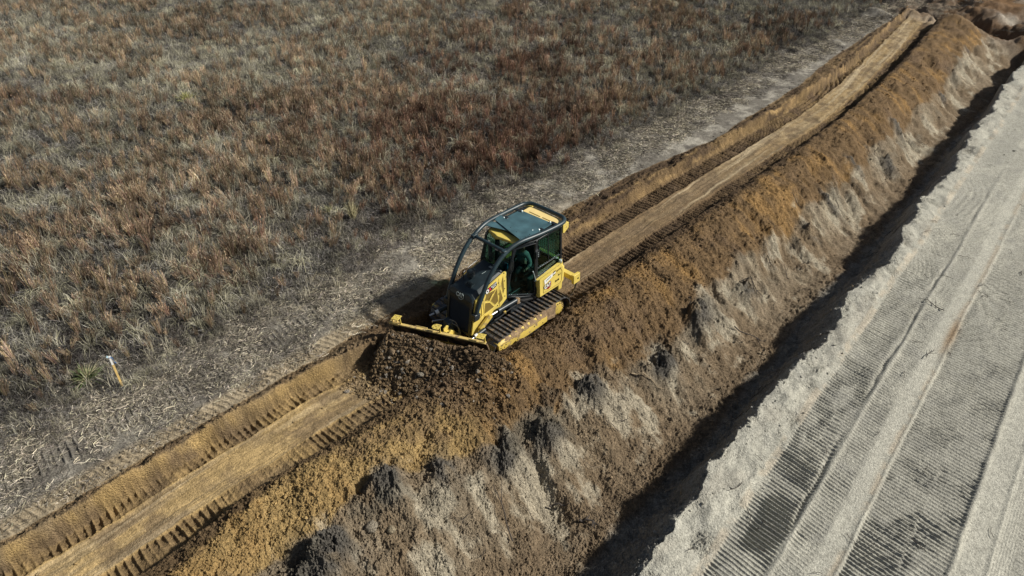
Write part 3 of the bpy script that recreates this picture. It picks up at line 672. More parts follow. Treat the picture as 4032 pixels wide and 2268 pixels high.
MUD = (.22, .15, .085)
YEL = mat('yellow paint', (.68, .53, .12), .48, noise=.12, nscale=3, dirt=(.38, .27, .12), dirt_amt=.24, dirt_scale=7)
YELM = mat('muddy yellow paint', (.58, .43, .09), .5, dirt=MUD, dirt_amt=.36, dirt_scale=4.5, bump=.3, bscale=30)
YELD = mat('scuffed yellow steel', (.66, .49, .17), .55, dirt=(.30, .21, .11), dirt_amt=.42, dirt_scale=9)
GRILLM = mat('fine mesh screen', (.17, .115, .02), .7, noise=.15, nscale=60)
BLK = mat('black paint', (.012, .016, .019), .38, dirt=(.10, .09, .07), dirt_amt=.05, dirt_scale=6, noise=.3)
BLK2 = mat('dusty charcoal sheet', (.014, .024, .029), .48, noise=.25, nscale=5, dirt=(.05, .06, .06), dirt_amt=.08, dirt_scale=8)
ROOFM = mat('slate roof paint', (.055, .118, .138), .42, noise=.3, nscale=3, dirt=(.09, .13, .14), dirt_amt=.15, dirt_scale=5)
TUBEM = mat('dark teal tube paint', (.020, .038, .046), .4, noise=.3, nscale=6, dirt=(.08, .085, .08), dirt_amt=.1, dirt_scale=10)
STEEL = mat('worn track steel', (.10, .10, .105), .45, metal=.4, noise=.25, nscale=9, dirt=(.30, .21, .12), dirt_amt=.42, dirt_scale=7, bump=.3, bscale=25)
EDGE = mat('polished grouser steel', (.05, .048, .046), .45, metal=.5, dirt=(.12, .09, .06), dirt_amt=.3, dirt_scale=9)
MUDM = mat('caked mud', MUD, .95, noise=.3, nscale=6, bump=1., bscale=14, dirt=(.36, .25, .14), dirt_amt=.3, dirt_scale=5)
CHROME = mat('chrome rod', (.55, .55, .54), .32, metal=.8)
CYL = mat('black cylinder paint', (.012, .02, .025), .4)
WHT = mat('white sticker', (.78, .78, .75), .5); REDM = mat('red sticker', (.55, .03, .07), .5); DKRED = mat('dark red', (.24, .02, .02), .5)
INKM = mat('black sticker', (.01, .01, .012), .45); GRN = mat('green ink', (.04, .14, .05), .5); GRYT = mat('pale grey lettering', (.42, .50, .50), .4, metal=.2)
RUB = mat('black rubber', (.01, .01, .01), .7); SEATM = mat('seat vinyl', (.02, .02, .022), .6); GREYP = mat('cab plastic', (.13, .15, .145), .6)
BLUEM = mat('blue film', (.02, .12, .2), .4)
LENS = mat('lamp lens', (.42, .40, .40), .25)
# tinted cab glass
GL = bpy.data.materials.new('tinted glass'); GL.use_nodes = True; n = GL.node_tree.nodes; l = GL.node_tree.links; n.remove(n['Principled BSDF'])
tr = n.new('ShaderNodeBsdfTransparent'); tr.inputs[0].default_value = (.50, .66, .64, 1)
gs = n.new('ShaderNodeBsdfGlossy'); gs.inputs['Roughness'].default_value = .03; gs.inputs['Color'].default_value = (.75, .9, .88, 1)
lw = n.new('ShaderNodeLayerWeight'); lw.inputs[0].default_value = .5; pw_ = n.new('ShaderNodeMath'); pw_.operation = 'POWER'; pw_.inputs[1].default_value = 4; l.new(lw.outputs['Facing'], pw_.inputs[0]); fr_ = n.new('ShaderNodeMath'); fr_.operation = 'MULTIPLY_ADD'; fr_.inputs[1].default_value = .6; fr_.inputs[2].default_value = .035; l.new(pw_.outputs[0], fr_.inputs[0]); mxs = n.new('ShaderNodeMixShader')
l.new(fr_.outputs[0], mxs.inputs[0]); l.new(tr.outputs[0], mxs.inputs[1]); l.new(gs.outputs[0], mxs.inputs[2]); l.new(mxs.outputs[0], n['Material Output'].inputs[0])

DZ = empty('bulldozer', (-.326, 17.003, 0)); DZ.rotation_euler = Euler((rad(1.12), rad(.224), rad(225.57)), 'XYZ')
tag(DZ, 'yellow and black bulldozer pushing a heap of brown soil along the dozed lane', 'bulldozer')

# ---------------- running gear
def stadium(d=0.):
    xi, zi, ri = 1.25, .42, .385 + d; xs_, zs_, rs = -1.22, .44, .40 + d
    pts = []
    N = 200
    for k in range(N):                              # front arc top->bottom
        a = math.pi / 2 - math.pi * k / (N - 1); pts.append(Vector((xi + ri * math.cos(a), 0, zi + ri * math.sin(a))))
    for k in range(1, N): pts.append(pts[N - 1].lerp(Vector((xs_, 0, zs_ - rs)), k / N))
    for k in range(N):
        a = -math.pi / 2 - math.pi * k / (N - 1); pts.append(Vector((xs_ + rs * math.cos(a), 0, zs_ + rs * math.sin(a))))
    a0, a1 = pts[-1].copy(), pts[0].copy()
    for k in range(1, N): pts.append(a0.lerp(a1, k / N) - Vector((0, 0, .025 * math.sin(math.pi * k / N))))
    return pts
def track(sy):
    P = stadium(); L = [0.]
    for i in range(len(P)): L.append(L[-1] + (P[(i + 1) % len(P)] - P[i]).length)
    tot = L[-1]; n = 46; pitch = tot / n
    def at(u):
        u %= tot; i = int(np.searchsorted(L, u, 'right')) - 1; i = min(i, len(P) - 1)
        a, b = P[i], P[(i + 1) % len(P)]; return a.lerp(b, (u - L[i]) / max(L[i + 1] - L[i], 1e-6))
    y0, y1 = (.69, 1.36) if sy > 0 else (-1.36, -.69)
    sh = MB(); gr = MB(); ch = MB(); bo = MB()
    for i in range(n):
        a, b = at(i * pitch), at((i + 1) * pitch); d = (b - a).normalized(); nrm = Vector((0, 1, 0)).cross(d) * -1
        c = (a + b) / 2
        if nrm.dot(c - Vector((0, 0, .43))) < 0 and abs(c.x) > 1.3: nrm = -nrm
        if abs(c.x) <= 1.3: nrm = Vector((-d.z, 0, d.x)); nrm = nrm if nrm.z * (1 if c.z > .43 else -1) > 0 else -nrm
        M = Matrix((d, Vector((0, 1, 0)), nrm)).transposed().to_4x4(); M.translation = a
        q = pitch
        # the plate: overlapping shoe with raised rear lip
        prof = [(-.012, .0), (q * .55, -.004), (q + .006, -.012), (q + .006, .006), (q * .6, .014), (q * .2, .014), (-.012, .02)]
        sh.loft([[M @ Vector((x, y, z)) for x, z in prof] for y in (y0, y1)])
        g = [(.0, .012), (.028, .012), (.022, .062), (.008, .062)]
        gr.loft([[M @ Vector((x, y, z)) for x, z in g] for y in (y0 + .008, y1 - .008)])
        ym = (y0 + y1) / 2
        ch.box(.01, q - .01, ym - .085, ym - .045, -.10, -.012, M); ch.box(.01, q - .01, ym + .045, ym + .085, -.10, -.012, M)
        for yy in (-.07, .07):
            for xx in (.06, .12): bo.lathe(M @ Vector((xx, ym + yy, .02)), [(.012, -.006), (.012, .008)], seg=6)
    t = sh.build('track', STEEL, DZ)
    gr.join(t, EDGE); ch.join(t, MUDM); bo.join(t, EDGE)
    s = 1 if sy > 0 else -1
    # frame, rollers, idler, sprocket
    f = MB(); f.box(-.6, .95, min(s * .80, s * 1.3), max(s * .80, s * 1.3), .30, .61); f.build('track_frame', YELM, DZ, .015)
    idl = MB().lathe((1.25, s * 1.02, .42), [(.09, -.10), (.33, -.09), (.34, -.05), (.28, 0), (.34, .05), (.33, .09), (.09, .10)], 'y', 28).build('idler', YELM, DZ, 0, True)
    sp = MB()
    sp.lathe((-1.22, s * 1.02, .44), [(.1, -.05), (.30, -.05), (.30, .05), (.1, .05)], 'y', 28)
    for k in range(22):
        a = 2 * math.pi * k / 22; M = Matrix.Translation((-1.22, s * 1.02, .44)) @ Matrix.Rotation(a, 4, 'Y'); sp.box(.29, .35, -.03, .03, -.02, .02, M)
    so_ = sp.build('sprocket', MUDM, DZ, 0, True)
    hb = MB().lathe((-1.22, s * 1.20, .42), [(.27, -.1), (.27, .0), (.22, .035), (.12, .05), (.0001, .05)] if s > 0 else [(.27, .1), (.27, 0), (.22, -.035), (.12, -.05), (.0001, -.05)], 'y', 24)
    hbo = hb.build('final_drive_cover', YELM, DZ, 0, True)
    bt = MB()
    for k in range(14):
        a = 2 * math.pi * k / 14; bt.lathe((-1.22 + .20 * math.cos(a), s * 1.245, .42 + .20 * math.sin(a)), [(.016, -.01), (.016, .02)], 'y', 6)
    bt.join(hbo, MUDM)
    for k in range(6): MB().lathe((-.75 + k * .33, s * 1.02, .17), [(.10, -.1), (.10, .1)], 'y', 14).build('track_roller', MUDM, DZ, 0, True)
    return t
track(1); track(-1)
# long outer guard along each track: sloped muddy top, yellow face
for s in (1, -1):
    y = lambda v: s * v
    g = MB()
    sec = lambda x, zt, zb, dz: [(x, y(1.22), zt + dz), (x, y(1.372), zt + dz * .9), (x, y(1.43), zt), (x, y(1.435), zb), (x, y(1.40), zb - .02), (x, y(1.22), zb - .02)]
    g.loft([sec(1.50, .70, .56, .03), sec(1.36, .72, .45, .06), sec(1.0, .70, .42, .09), sec(.3, .70, .42, .11), sec(-.18, .70, .44, .11), sec(-.5, .68, .46, .11)])
    fg = g.build('track_guard', YELM, DZ, .012)
    mu = MB(); sec2 = lambda x, zt, dz, j=0.: [(x, y(1.27), zt + dz + .005), (x, y(1.35 + j), zt + dz + .012), (x, y(1.425), zt + .018), (x, y(1.437), zt - .03 - j), (x, y(1.30), zt - .03)]
    xs_ = np.linspace(1.42, -.5, 34)
    mu.loft([sec2(x, .70, np.interp(x, [-.5, .3, 1., 1.36, 1.42], [.12, .12, .10, .07, .05]), .03 * math.sin(i * 2.1) * math.sin(i * .7)) for i, x in enumerate(xs_)])
    mu.build('mud_crust', MUDM, fg)
    bt = MB()
    for (x, z) in ((1.42, .60), (1.38, .67), (1.28, .56), (1.22, .62), (1.1, .5), (.75, .52), (.05, .58), (-.3, .52)): bt.lathe((x, y(1.437), z), [(.018, -.012), (.018, .012)], 'y', 6)
    bt.join(fg, EDGE)
    MB().prism([(-.45, .82), (-.98, .84), (-.95, .30), (-.45, .42)], y(1.22), y(1.36)).build('rear_mud_guard', MUDM, DZ, .02)
# ---------------- hull
MB().prism([(-1.85, .45), (-1.9, 1.1), (-1.6, 1.35), (.3, 1.3), (1.45, .95), (1.62, .6), (1.4, .36), (-1.5, .36)], -.52, .52).build('hull', BLK, DZ, .03)
for s in (1, -1):
    MB().prism([(-.55, .72), (-.55, .98), (.30, 1.02), (.30, .75)], s * .52, s * .72).build('fender', BLK, DZ, .02)
# ---------------- hood
prof = lambda x, zt, w=.50: [(x, w, .8), (x, w, zt - .11), (x, w - .13, zt), (x, -w + .13, zt), (x, -w, zt - .11), (x, -w, .8)]
hood = MB().loft([prof(1.47, 1.93), prof(1.10, 2.02), prof(.28, 2.2)]).build('hood', BLK2, DZ, .02)
gp = MB().loft([[(1.50, .50, 1.74), (1.50, -.50, 1.74), (1.455, -.50, 1.86), (1.44, -.36, 1.94), (1.44, .36, 1.94), (1.455, .50, 1.86)], [(1.58, .47, 1.70), (1.58, -.47, 1.70), (1.535, -.45, 1.83), (1.515, -.33, 1.90), (1.515, .33, 1.90), (1.535, .45, 1.83)]]).build('grille_cap', BLK2, DZ, .015)
g = MB()
for y0, y1 in ((-.50, -.42), (.42, .50)): g.loft([[(1.46, y0, .66), (1.46, y1, .66), (1.74, y1, .66), (1.74, y0, .66)], [(1.40, y0, 1.76), (1.40, y1, 1.76), (1.57, y1, 1.76), (1.57, y0, 1.76)]])
g.loft([[(1.46, -.42, .66), (1.46, .42, .66), (1.74, .42, .66), (1.74, -.42, .66)], [(1.45, -.42, .74), (1.45, .42, .74), (1.725, .42, .74), (1.725, -.42, .74)]])
g.build('grille_frame', BLK, DZ, .012)
gl = MB()
for k in range(24):
    z = .76 + k * .0415; x = 1.735 - (z - .66) * .155
    gl.prism([(x - .012, z), (x - .065, z + .036), (x - .065, z + .042), (x - .012, z + .008)], -.415, .415)
gl.box(1.54, 1.575, -.42, .42, .72, 1.74)
gl.build('grille', mat('grille black', (.008, .010, .012), .5), DZ)
Mx = frame((1.562, .02, 1.80), (0, 1, 0), (-.30, 0, 1)) @ Matrix.Scale(1.35, 4)
text_mesh('emblem', 'CAT', .125, Mx @ Matrix.Translation((-.02, 0, .012)), GRYT, gp, .003, .004, .82)
hx = [(.055, .058), (.098, .028), (.098, -.035), (.050, -.078), (-.010, -.078), (-.035, -.055)]
MB().tube([Mx @ Vector((x, y, .012)) for x, y in hx], .008, 6).build('emblem_outline', GRYT, gp)
# side panels with screened openings
def side(s):
    y0, y1 = s * .505, s * .552
    outer = [(1.70, .72), (1.575, 1.30), (1.475, 1.80), (1.40, 1.85), (1.10, 1.98), (.85, 2.08), (.34, 2.21), (.28, 2.19), (.29, 1.28), (.48, 1.16), (.80, .98), (1.15, .86), (1.45, .72)]
    if s < 0: outer = [(x, z - .14 if z > 1.7 else z) for x, z in outer]
    sp = MB().prism(outer, y0, y1).build('side_panel', YEL, DZ, .012)
    holes = [[(1.06, 1.83), (.70, 1.82), (.965, 1.57), (1.145, 1.64)], [(.665, 1.83), (.92, 1.52), (.755, 1.30), (.63, 1.36)], [(1.135, 1.56), (.97, 1.50), (.80, 1.25), (1.19, 1.20)],
             [(.535, 1.73), (.445, 1.38), (.47, 1.31), (.62, 1.26)], [(.41, 2.12), (.485, 1.92), (.425, 1.50), (.385, 1.60)]]
    hm = MB(); rim = MB()
    for h in holes:
        hm.prism(h, s * .5535, s * .5565); c = Vector((sum(p[0] for p in h) / len(h), 0, sum(p[1] for p in h) / len(h)))
        rim.tube([(p[0], s * .5545, p[1]) for p in h], .006, 6, True)
    hm.build('screen', GRILLM, sp); rim.join(sp, YEL)
    MB().tube([(1.335, s * .56, 1.66), (1.335, s * .60, 1.69), (1.25, s * .60, 1.69), (1.24, s * .60, 1.25), (1.36, s * .60, 1.21), (1.37, s * .56, 1.22)], .013, 8).build('grab_handle', YEL, sp)
    MB().tube([(.995, s * .56, 1.585), (.99, s * .585, 1.60), (.87, s * .585, 1.74), (.84, s * .56, 1.72), (.955, s * .56, 1.56)], .010, 8).build('latch_handle', YEL, sp)
    MB().box(1.195, 1.203, s * .552, s * .5575, .86, 1.94).box(.575, .582, s * .552, s * .5575, 1.14, 2.12).join(sp, GRILLM)
    bt = MB()
    for (x, z) in ((.37, 2.20), (.36, 1.93), (.36, 1.66), (.36, 1.40), (.60, 1.98), (.60, 1.60), (.66, 1.22), (1.29, 1.90), (1.22, 1.2), (1.27, .95), (1.33, .82)): bt.lathe((x, s * .553, z), [(.016, -.01), (.016, .01)], 'y', 8)
    bt.join(sp, INKM)
    return sp
spl = side(1); side(-1)
dq = [(1.115, 1.975), (.685, 2.075), (.655, 1.925), (1.085, 1.80)]
dc = MB().prism(dq, .5535, .5575).build('decal', INKM, spl, label='black sticker with white D, red R and white lettering')
uxv = (-.43, 0, .108)
Md = lambda x, z: frame((x, .559, z), uxv, (0, 0, 1))
text_mesh('lettering', 'D', .155, Md(1.03, 1.905), WHT, dc, .001, .010, 1.0)
text_mesh('lettering', 'R', .14, Md(.925, 1.935), REDM, dc, .001, .008, .9)
text_mesh('lettering', 'DUTTON', .066, Md(.775, 2.005), WHT, dc, .001, .002, .82)
text_mesh('lettering', 'RENTAL', .05, Md(.765, 1.945), WHT, dc, .001, .002, .85)
# things on the hood
MB().lathe((1.0, -.13, 2.0), [(.05, 0), (.05, .09), (.115, .10), (.125, .16), (.11, .19), (.125, .22), (.12, .27), (.08, .31), (.02, .32)], 'z', 22).build('air_precleaner', BLK2, DZ, 0, True)
MB().lathe((.10, -.26, 2.12), [(.07, 0), (.075, .10), (.062, .12), (.062, .50), (.066, .52), (.066, .56), (.05, .56)], 'z', 18).build('exhaust_stack', BLK2, DZ, 0, True)
MB().tube([(.10, -.26, 2.62), (.10, -.26, 2.70), (.13, -.27, 2.78), (.19, -.28, 2.83)], .048, 14).build('exhaust_tip', mat('heat stained steel', (.25, .26, .26), .35, metal=.8), DZ, 0, True)
MB().tube(crv([(1.16, -.27, 2.0), (1.17, -.27, 2.16), (1.08, -.31, 2.22), (.72, -.37, 2.26), (.32, -.38, 2.30), (.24, -.34, 2.28), (.22, -.32, 2.12)], 5), .013, 8).build('hood_rail', BLK, DZ, 0, True)
bb = MB(); bb.box(1.13, 1.30, -.05, .17, 1.96, 2.03)
for k in range(4): bb.cyl((1.25 + .02 * (k % 2), -.02 + .055 * k, 2.02), (1.25, -.02 + .055 * k, 2.085), .018, 8); bb.cyl((1.18, -.02 + .055 * k, 2.02), (1.17, -.02 + .055 * k, 2.07), .014, 8)
bb.build('hood_fitting', BLK2, DZ)
MB().box(.24, .42, -.02, .12, 2.165, 2.185).build('hood_plate', mat('bare aluminium', (.55, .57, .55), .35, metal=.6), DZ, .004)
MB().box(.60, .76, .05, .062, 2.135, 2.142).join(hood, GRYT)
# ---------------- guard tubes: one hoop from hood foot, over the roof and round the back
half = [(1.52, .60, 1.36), (1.50, .60, 1.46), (1.41, .605, 1.68), (1.27, .61, 1.93), (1.12, .615, 2.20), (.93, .62, 2.46), (.70, .63, 2.70), (.45, .645, 2.88), (.17, .67, 3.0), (-.15, .72, 3.06), (-.50, .77, 3.055), (-.9, .80, 3.03), (-1.35, .82, 3.01), (-1.70, .82, 3.0)]
corner = [(-1.88, .79, 3.0), (-2.0, .70, 3.0), (-2.06, .55, 3.0)]
loop_ = half + corner + [(-2.07, .2, 3.0), (-2.07, -.2, 3.0)] + [(x, -y, z) for x, y, z in (half + corner)[::-1]]
MB().tube(crv(loop_, 3), .064, 12).build('brush_guard_tube', TUBEM, DZ, 0, True)
for s in (1, -1):
    MB().prism([(1.40, 1.40), (1.64, 1.44), (1.66, 1.22), (1.46, 1.22)], s * .50, s * .66).build('guard_foot', BLK, DZ, .02)
MB().tube([(.36, -.65, 2.93), (.36, .65, 2.93)], .048, 12).build('guard_crossbar', TUBEM, DZ, 0, True)
for s in (1, -1): MB().box(.26, .46, s * .62 - .06, s * .62 + .06, 2.87, 2.99).build('crossbar_clamp', TUBEM, DZ, .012)
# roof plates
rpl = MB().plate([(-.75, -.62, 2.985), (-1.52, -.62, 2.985), (-1.58, .63, 2.985), (-.75, .66, 2.985)], -.02).build('roof_plate', ROOFM, DZ)
MB().plate([(-.10, -.74, 3.035), (-.36, -.80, 3.035), (-1.02, .60, 3.025), (-.86, .80, 3.035), (-.58, .76, 3.035)], -.016).build('roof_brace', ROOFM, DZ, .004)
rbr = MB().plate([(-.54, -.80, 3.062), (-.84, -.82, 3.062), (-.46, .78, 3.066), (-.18, .70, 3.078)], -.014).build('roof_brace', ROOFM, DZ)
bt = MB()
for (x, y, z) in ((-.56, -.70, 3.062), (-.78, -.74, 3.062), (-.50, -.02, 3.064), (-.44, .28, 3.066), (-.24, .62, 3.075), (-.40, .66, 3.07), (-.17, -.62, 3.037), (-.62, .62, 3.037), (-.2, -.7, 3.037)):
    bt.lathe((x, y, z), [(.02, -.005), (.02, .014), (.008, .02)], 'z', 8)
bt.join(rbr, INKM)
bt = MB()
for (x, y) in ((-.82, -.62), (-.72, -.54), (-1.47, -.50), (-.86, .50), (-1.02, .60), (-1.55, .55), (-.80, -.78), (-.76, .74), (-.70, .76)): bt.lathe((x, y, 3.0), [(.034, -.01), (.034, .035), (.012, .055)], 'z', 10)
bt.join(rpl, GRYT)
for (x, y) in ((-.90, -.66), (-1.46, -.66), (-1.10, .68), (-1.60, .68)): MB().box(x - .06, x + .05, y - .13, y + .13, 2.988, 3.018).build('roof_bracket', BLK, DZ, .006)
yc = MB().loft([[(-1.56, -.58, 2.90), (-1.60, .66, 2.90), (-1.92, .68, 2.90), (-2.0, .55, 2.90), (-2.0, -.50, 2.90), (-1.90, -.60, 2.90)], [(-1.56, -.58, 2.955), (-1.60, .66, 2.955), (-1.92, .68, 2.95), (-2.0, .55, 2.95), (-2.0, -.50, 2.95), (-1.90, -.60, 2.95)]]).build('roof_rear_cover', mat('sun bleached yellow', (.80, .62, .26), .5, noise=.06, nscale=3, dirt=(.5, .38, .18), dirt_amt=.1), DZ, .02)
MB().box(-1.70, -1.66, -.40, .04, 2.955, 2.958).box(-1.71, -1.67, .12, .54, 2.955, 2.958).join(yc, GRILLM)
MB().prism([(-1.85, 2.90), (-2.10, 2.90), (-2.10, 2.72), (-1.92, 2.60), (-1.85, 2.62)], .62, .80).build('rear_lamp_bracket', YEL, DZ, .01)
MB().prism([(-1.85, 2.90), (-2.10, 2.90), (-2.10, 2.72), (-1.92, 2.60), (-1.85, 2.62)], -.80, -.62).build('rear_lamp_bracket', YEL, DZ, .01)
MB().loft([[(-.36, -.56, 2.86), (-.36, .56, 2.86), (-.50, .72, 2.86), (-1.85, .78, 2.86), (-1.85, -.78, 2.86), (-.40, -.72, 2.86)], [(-.38, -.54, 2.94), (-.38, .54, 2.94), (-.52, .70, 2.95), (-1.83, .76, 2.95), (-1.83, -.76, 2.95), (-.42, -.70, 2.95)]]).build('cab_roof', BLK, DZ, .02)
vis = MB().loft([[(.02, -.56, 2.90), (.10, -.20, 2.92), (.14, -.10, 2.92), (.10, .20, 2.92), (.02, .56, 2.90), (-.2, .56, 2.92), (-.2, -.56, 2.92)], [(.05, -.54, 2.83), (.10, -.22, 2.76), (.12, -.06, 2.83), (.10, .2, 2.84), (.05, .50, 2.86), (-.15, .5, 2.80), (-.15, -.5, 2.80)]]).xf(Matrix.Translation((-.16, 0, .05))).build('cab_visor', YEL, DZ, .015)
# ---------------- cab frame
def post(a, b, w=.035): return MB().tube([a, b], w, 4)
cf = MB()
pts_lo = {'fl': (.27, .52, 1.30), 'fr': (.27, -.52, 1.30), 'bl': (-.68, .80, .98), 'br': (-.68, -.80, .98), 'rl': (-1.78, .79, 1.60), 'rr': (-1.78, -.79, 1.60)}
pts_hi = {'fl': (-.04, .56, 2.86), 'fr': (-.04, -.56, 2.86), 'bl': (-.72, .77, 2.88), 'br': (-.72, -.77, 2.88), 'rl': (-1.78, .76, 2.88), 'rr': (-1.78, -.76, 2.88)}
for k in pts_lo: cf.tube([pts_lo[k], pts_hi[k]], .062 if k[0] == 'b' else .045, 4)
for s in (1, -1):
    cf.tube([(.27, s * .52, 1.31), (-.10, s * .66, 1.16), (-.60, s * .79, 1.02)], .04, 4)
    cf.tube([(-.70, s * .80, 1.60), (-1.78, s * .79, 1.66)], .05, 4)
    cf.tube([(-.70, s * .80, 1.91), (-1.76, s * .79, 1.93)], .026, 4)
    cf.tube([(-1.22, s * .80, 1.92), (-1.22, s * .775, 2.84)], .018, 4)
    cf.tube([(-.04, s * .56, 2.86), (-.72, s * .77, 2.87), (-1.78, s * .76, 2.87)], .04, 4)
cf.tube([(.27, -.52, 2.08), (.27, .52, 2.08)], .03, 4); cf.tube([(-1.78, -.79, 1.62), (-1.78, .79, 1.62)], .05, 4)
cf.tube([(.17, 0, 2.1), (-.02, 0, 2.86)], .012, 4)
cf.build('cab_frame', BLK, DZ, .008)
cb = MB().loft([[(.24, .50, 1.02), (-.66, .78, .86), (-1.75, .74, .90), (-1.75, -.74, .90), (-.66, -.78, .86), (.24, -.50, 1.02)], [(.24, .50, 1.22), (-.66, .78, 1.08), (-1.75, .74, 1.08), (-1.75, -.74, 1.08), (-.66, -.78, 1.08), (.24, -.50, 1.22)]]).build('cab_floor', BLK, DZ, .02)
MB().loft([[(.05, .60, 1.10), (-.20, .78, .98), (-.60, .84, .92), (-.70, .70, .94), (.05, .5, 1.05)], [(.05, .60, 1.16), (-.20, .78, 1.05), (-.60, .84, .98), (-.70, .70, .98), (.05, .5, 1.14)]]).build('step', RUB, DZ, .01)
gfl = [(.255, .525, 1.36), (-.61, .80, 1.10), (-.665, .775, 2.82), (-.08, .57, 2.80), (.20, .53, 2.15)]
def door(s):
    P = [(x, s * y, z) for x, y, z in gfl]
    d = MB().tube([(Vector(p) + Vector((0, s * .015, 0))) for p in P], .035, 6, True).build('door', BLK, DZ, 0, True)
    MB().plate(P, .006).build('pane', GL, d)
    MB().tube([(-.52, s * .83, 1.95), (-.52, s * .86, 1.93), (-.60, s * .88, 1.60), (-.58, s * .84, 1.58)], .012, 6).build('handle', GRYT, d)
    for z in (2.45, 1.22):
        hg = MB().box(-.78, -.62, min(s * .80, s * .87), max(s * .80, s * .87), z - .11, z + .11).build('hinge', BLK, d)
        bt = MB()
        for dz in (-.06, 0, .06): bt.lathe((-.70, s * .875, z + dz), [(.012, -.01), (.012, .008)], 'y', 8)
        bt.join(hg, GRYT)
    return d
door(1); door(-1)
MB().tube(crv([(.12, .58, 2.52), (.10, .66, 2.50), (.12, .66, 2.25), (.22, .62, 2.10), (.23, .55, 2.06)], 4), .018, 8).build('mirror_arm', BLK, DZ, 0, True)
wn = MB()
for s in (1, -1):
    P = [(-.76, s * .795, 1.64), (-1.73, s * .785, 1.70), (-1.73, s * .765, 2.83), (-.76, s * .775, 2.83)]
    o = MB().plate(P, .006).build('side_window', GL, DZ)
MB().plate([(.24, -.50, 2.10), (.24, .50, 2.10), (-.02, .52, 2.80), (-.02, -.52, 2.80)], .006).build('windscreen', GL, DZ)
MB().plate([(-1.77, .74, 1.66), (-1.77, -.74, 1.66), (-1.77, -.72, 2.83), (-1.77, .72, 2.83)], .006).build('rear_window', GL, DZ)
MB().tube([(.22, -.30, 2.14), (.10, -.10, 2.50), (.04, .05, 2.66)], .010, 6).build('wiper', RUB, DZ)
for yy in (-.02, .17): MB().box(.10, .15, yy, yy + .10, 2.62, 2.71).build('work_lamp', LENS, DZ, .012)
MB().box(.02, .10, -.06, .36, 2.58, 2.76).build('lamp_box', BLK, DZ, .01)
# rear screen mesh in the back window
sc_ = MB()
for k in range(17): sc_.tube([(-1.70, -.66 + k * .0825, 1.75), (-1.70, -.66 + k * .0825, 2.78)], .006, 4)
for k in range(13): sc_.tube([(-1.70, -.66, 1.77 + k * .083), (-1.70, .66, 1.77 + k * .083)], .006, 4)
sc_.build('rear_screen', mat('bare wire mesh', (.55, .58, .48), .5), DZ)
# interior
se = MB(); se.box(-1.25, -.72, -.26, .26, 1.38, 1.52); se.loft([[(-1.18, -.25, 1.5), (-1.18, .25, 1.5), (-1.32, .25, 1.5), (-1.32, -.25, 1.5)], [(-1.36, -.24, 2.12), (-1.36, .24, 2.12), (-1.47, .24, 2.12), (-1.47, -.24, 2.12)]]); se.box(-1.15, -.8, -.2, .2, 1.08, 1.38)
for s in (1, -1): MB().box(-1.2, -.72, s * .38 - .06, s * .38 + .06, 1.64, 1.72).build('armrest', SEATM, DZ, .02)
se.build('seat', SEATM, DZ, .03)
cs_ = MB()
for s in (1, -1):
    MB().box(-1.3, -.62, min(s * .48, s * .72), max(s * .48, s * .72), 1.08, 1.50).build('side_console', GREYP, DZ, .02)
    MB().tube([(-.66, s * .40, 1.70), (-.62, s * .41, 1.84)], .022, 8).build('joystick', BLK, DZ)
cs_.loft([[(.16, -.42, 1.2), (.16, .42, 1.2), (-.08, .42, 1.2), (-.08, -.42, 1.2)], [(.16, -.42, 1.98), (.16, .42, 1.98), (.05, .36, 2.0), (.05, -.36, 2.0)]])
cs_.build('console', GREYP, DZ, .02)
MB().box(-.02, .02, .12, .34, 2.02, 2.24).build('display', BLUEM, DZ, .01)
# ---------------- side tank boxes
def tank(s):
    out = [(-.655, 1.66), (-.68, 1.02), (-1.60, 1.02), (-1.70, 1.10), (-1.72, 1.52), (-1.60, 1.76)]
    inn = [(-.64, 1.60), (-.66, .98), (-1.66, .98), (-1.78, 1.06), (-1.80, 1.56), (-1.64, 1.72)]
    t = MB().loft([[(x, s * .82, z) for x, z in inn], [(x, s * .93, z) for x, z in inn], [(x, s * .98, z) for x, z in out]]).build('side_tank', YEL, DZ, .018)
    pn = [(-.80, 1.56), (-.82, 1.09), (-1.56, 1.09), (-1.62, 1.16), (-1.64, 1.50), (-1.55, 1.63)]
    MB().tube([(x, s * .984, z) for x, z in pn], .006, 6, True).join(t, GRILLM)
    return t
tl = tank(1); tank(-1)
Mt = lambda x, z, up=.02: frame((x, .9865, z), (-1, 0, .06), (0, 0, 1))
MB().prism([(-.845, 1.52), (-.88, 1.36), (-1.22, 1.50), (-1.21, 1.62)][::1], .984, .9875).build('decal', WHT, tl, label='white sticker with small green lettering')
text_mesh('lettering', '\u25bc RENTAL', .055, frame((-1.03, .990, 1.50), (-.35, 0, .11), (0, 0, 1)), GRN, tl, .001, .0005, .9)
MB().prism([(-1.235, 1.52), (-1.245, 1.60), (-1.34, 1.635), (-1.335, 1.53)], .984, .9870).build('decal', WHT, tl)
MB().prism([(-1.235, 1.59), (-1.235, 1.62), (-1.34, 1.655), (-1.34, 1.63)], .984, .9895).prism([(-1.235, 1.505), (-1.235, 1.535), (-1.335, 1.55), (-1.335, 1.525)], .984, .9895).build('decal', INKM, tl)
MB().prism([(-1.03, 1.13), (-.99, 1.16), (-.95, 1.16), (-1.0, 1.30), (-1.10, 1.40), (-1.15, 1.36), (-1.155, 1.24), (-1.11, 1.16)], .984, .9872).build('decal', DKRED, tl)
text_mesh('lettering', 'CAT', .185, frame((-.985, .9925, 1.28), (-1, 0, .10), (0, 0, 1)), INKM, tl, .001, .016, .78)
text_mesh('lettering', 'CAT', .180, frame((-.985, .9960, 1.28), (-1, 0, .10), (0, 0, 1)), WHT, tl, .001, .006, .78)
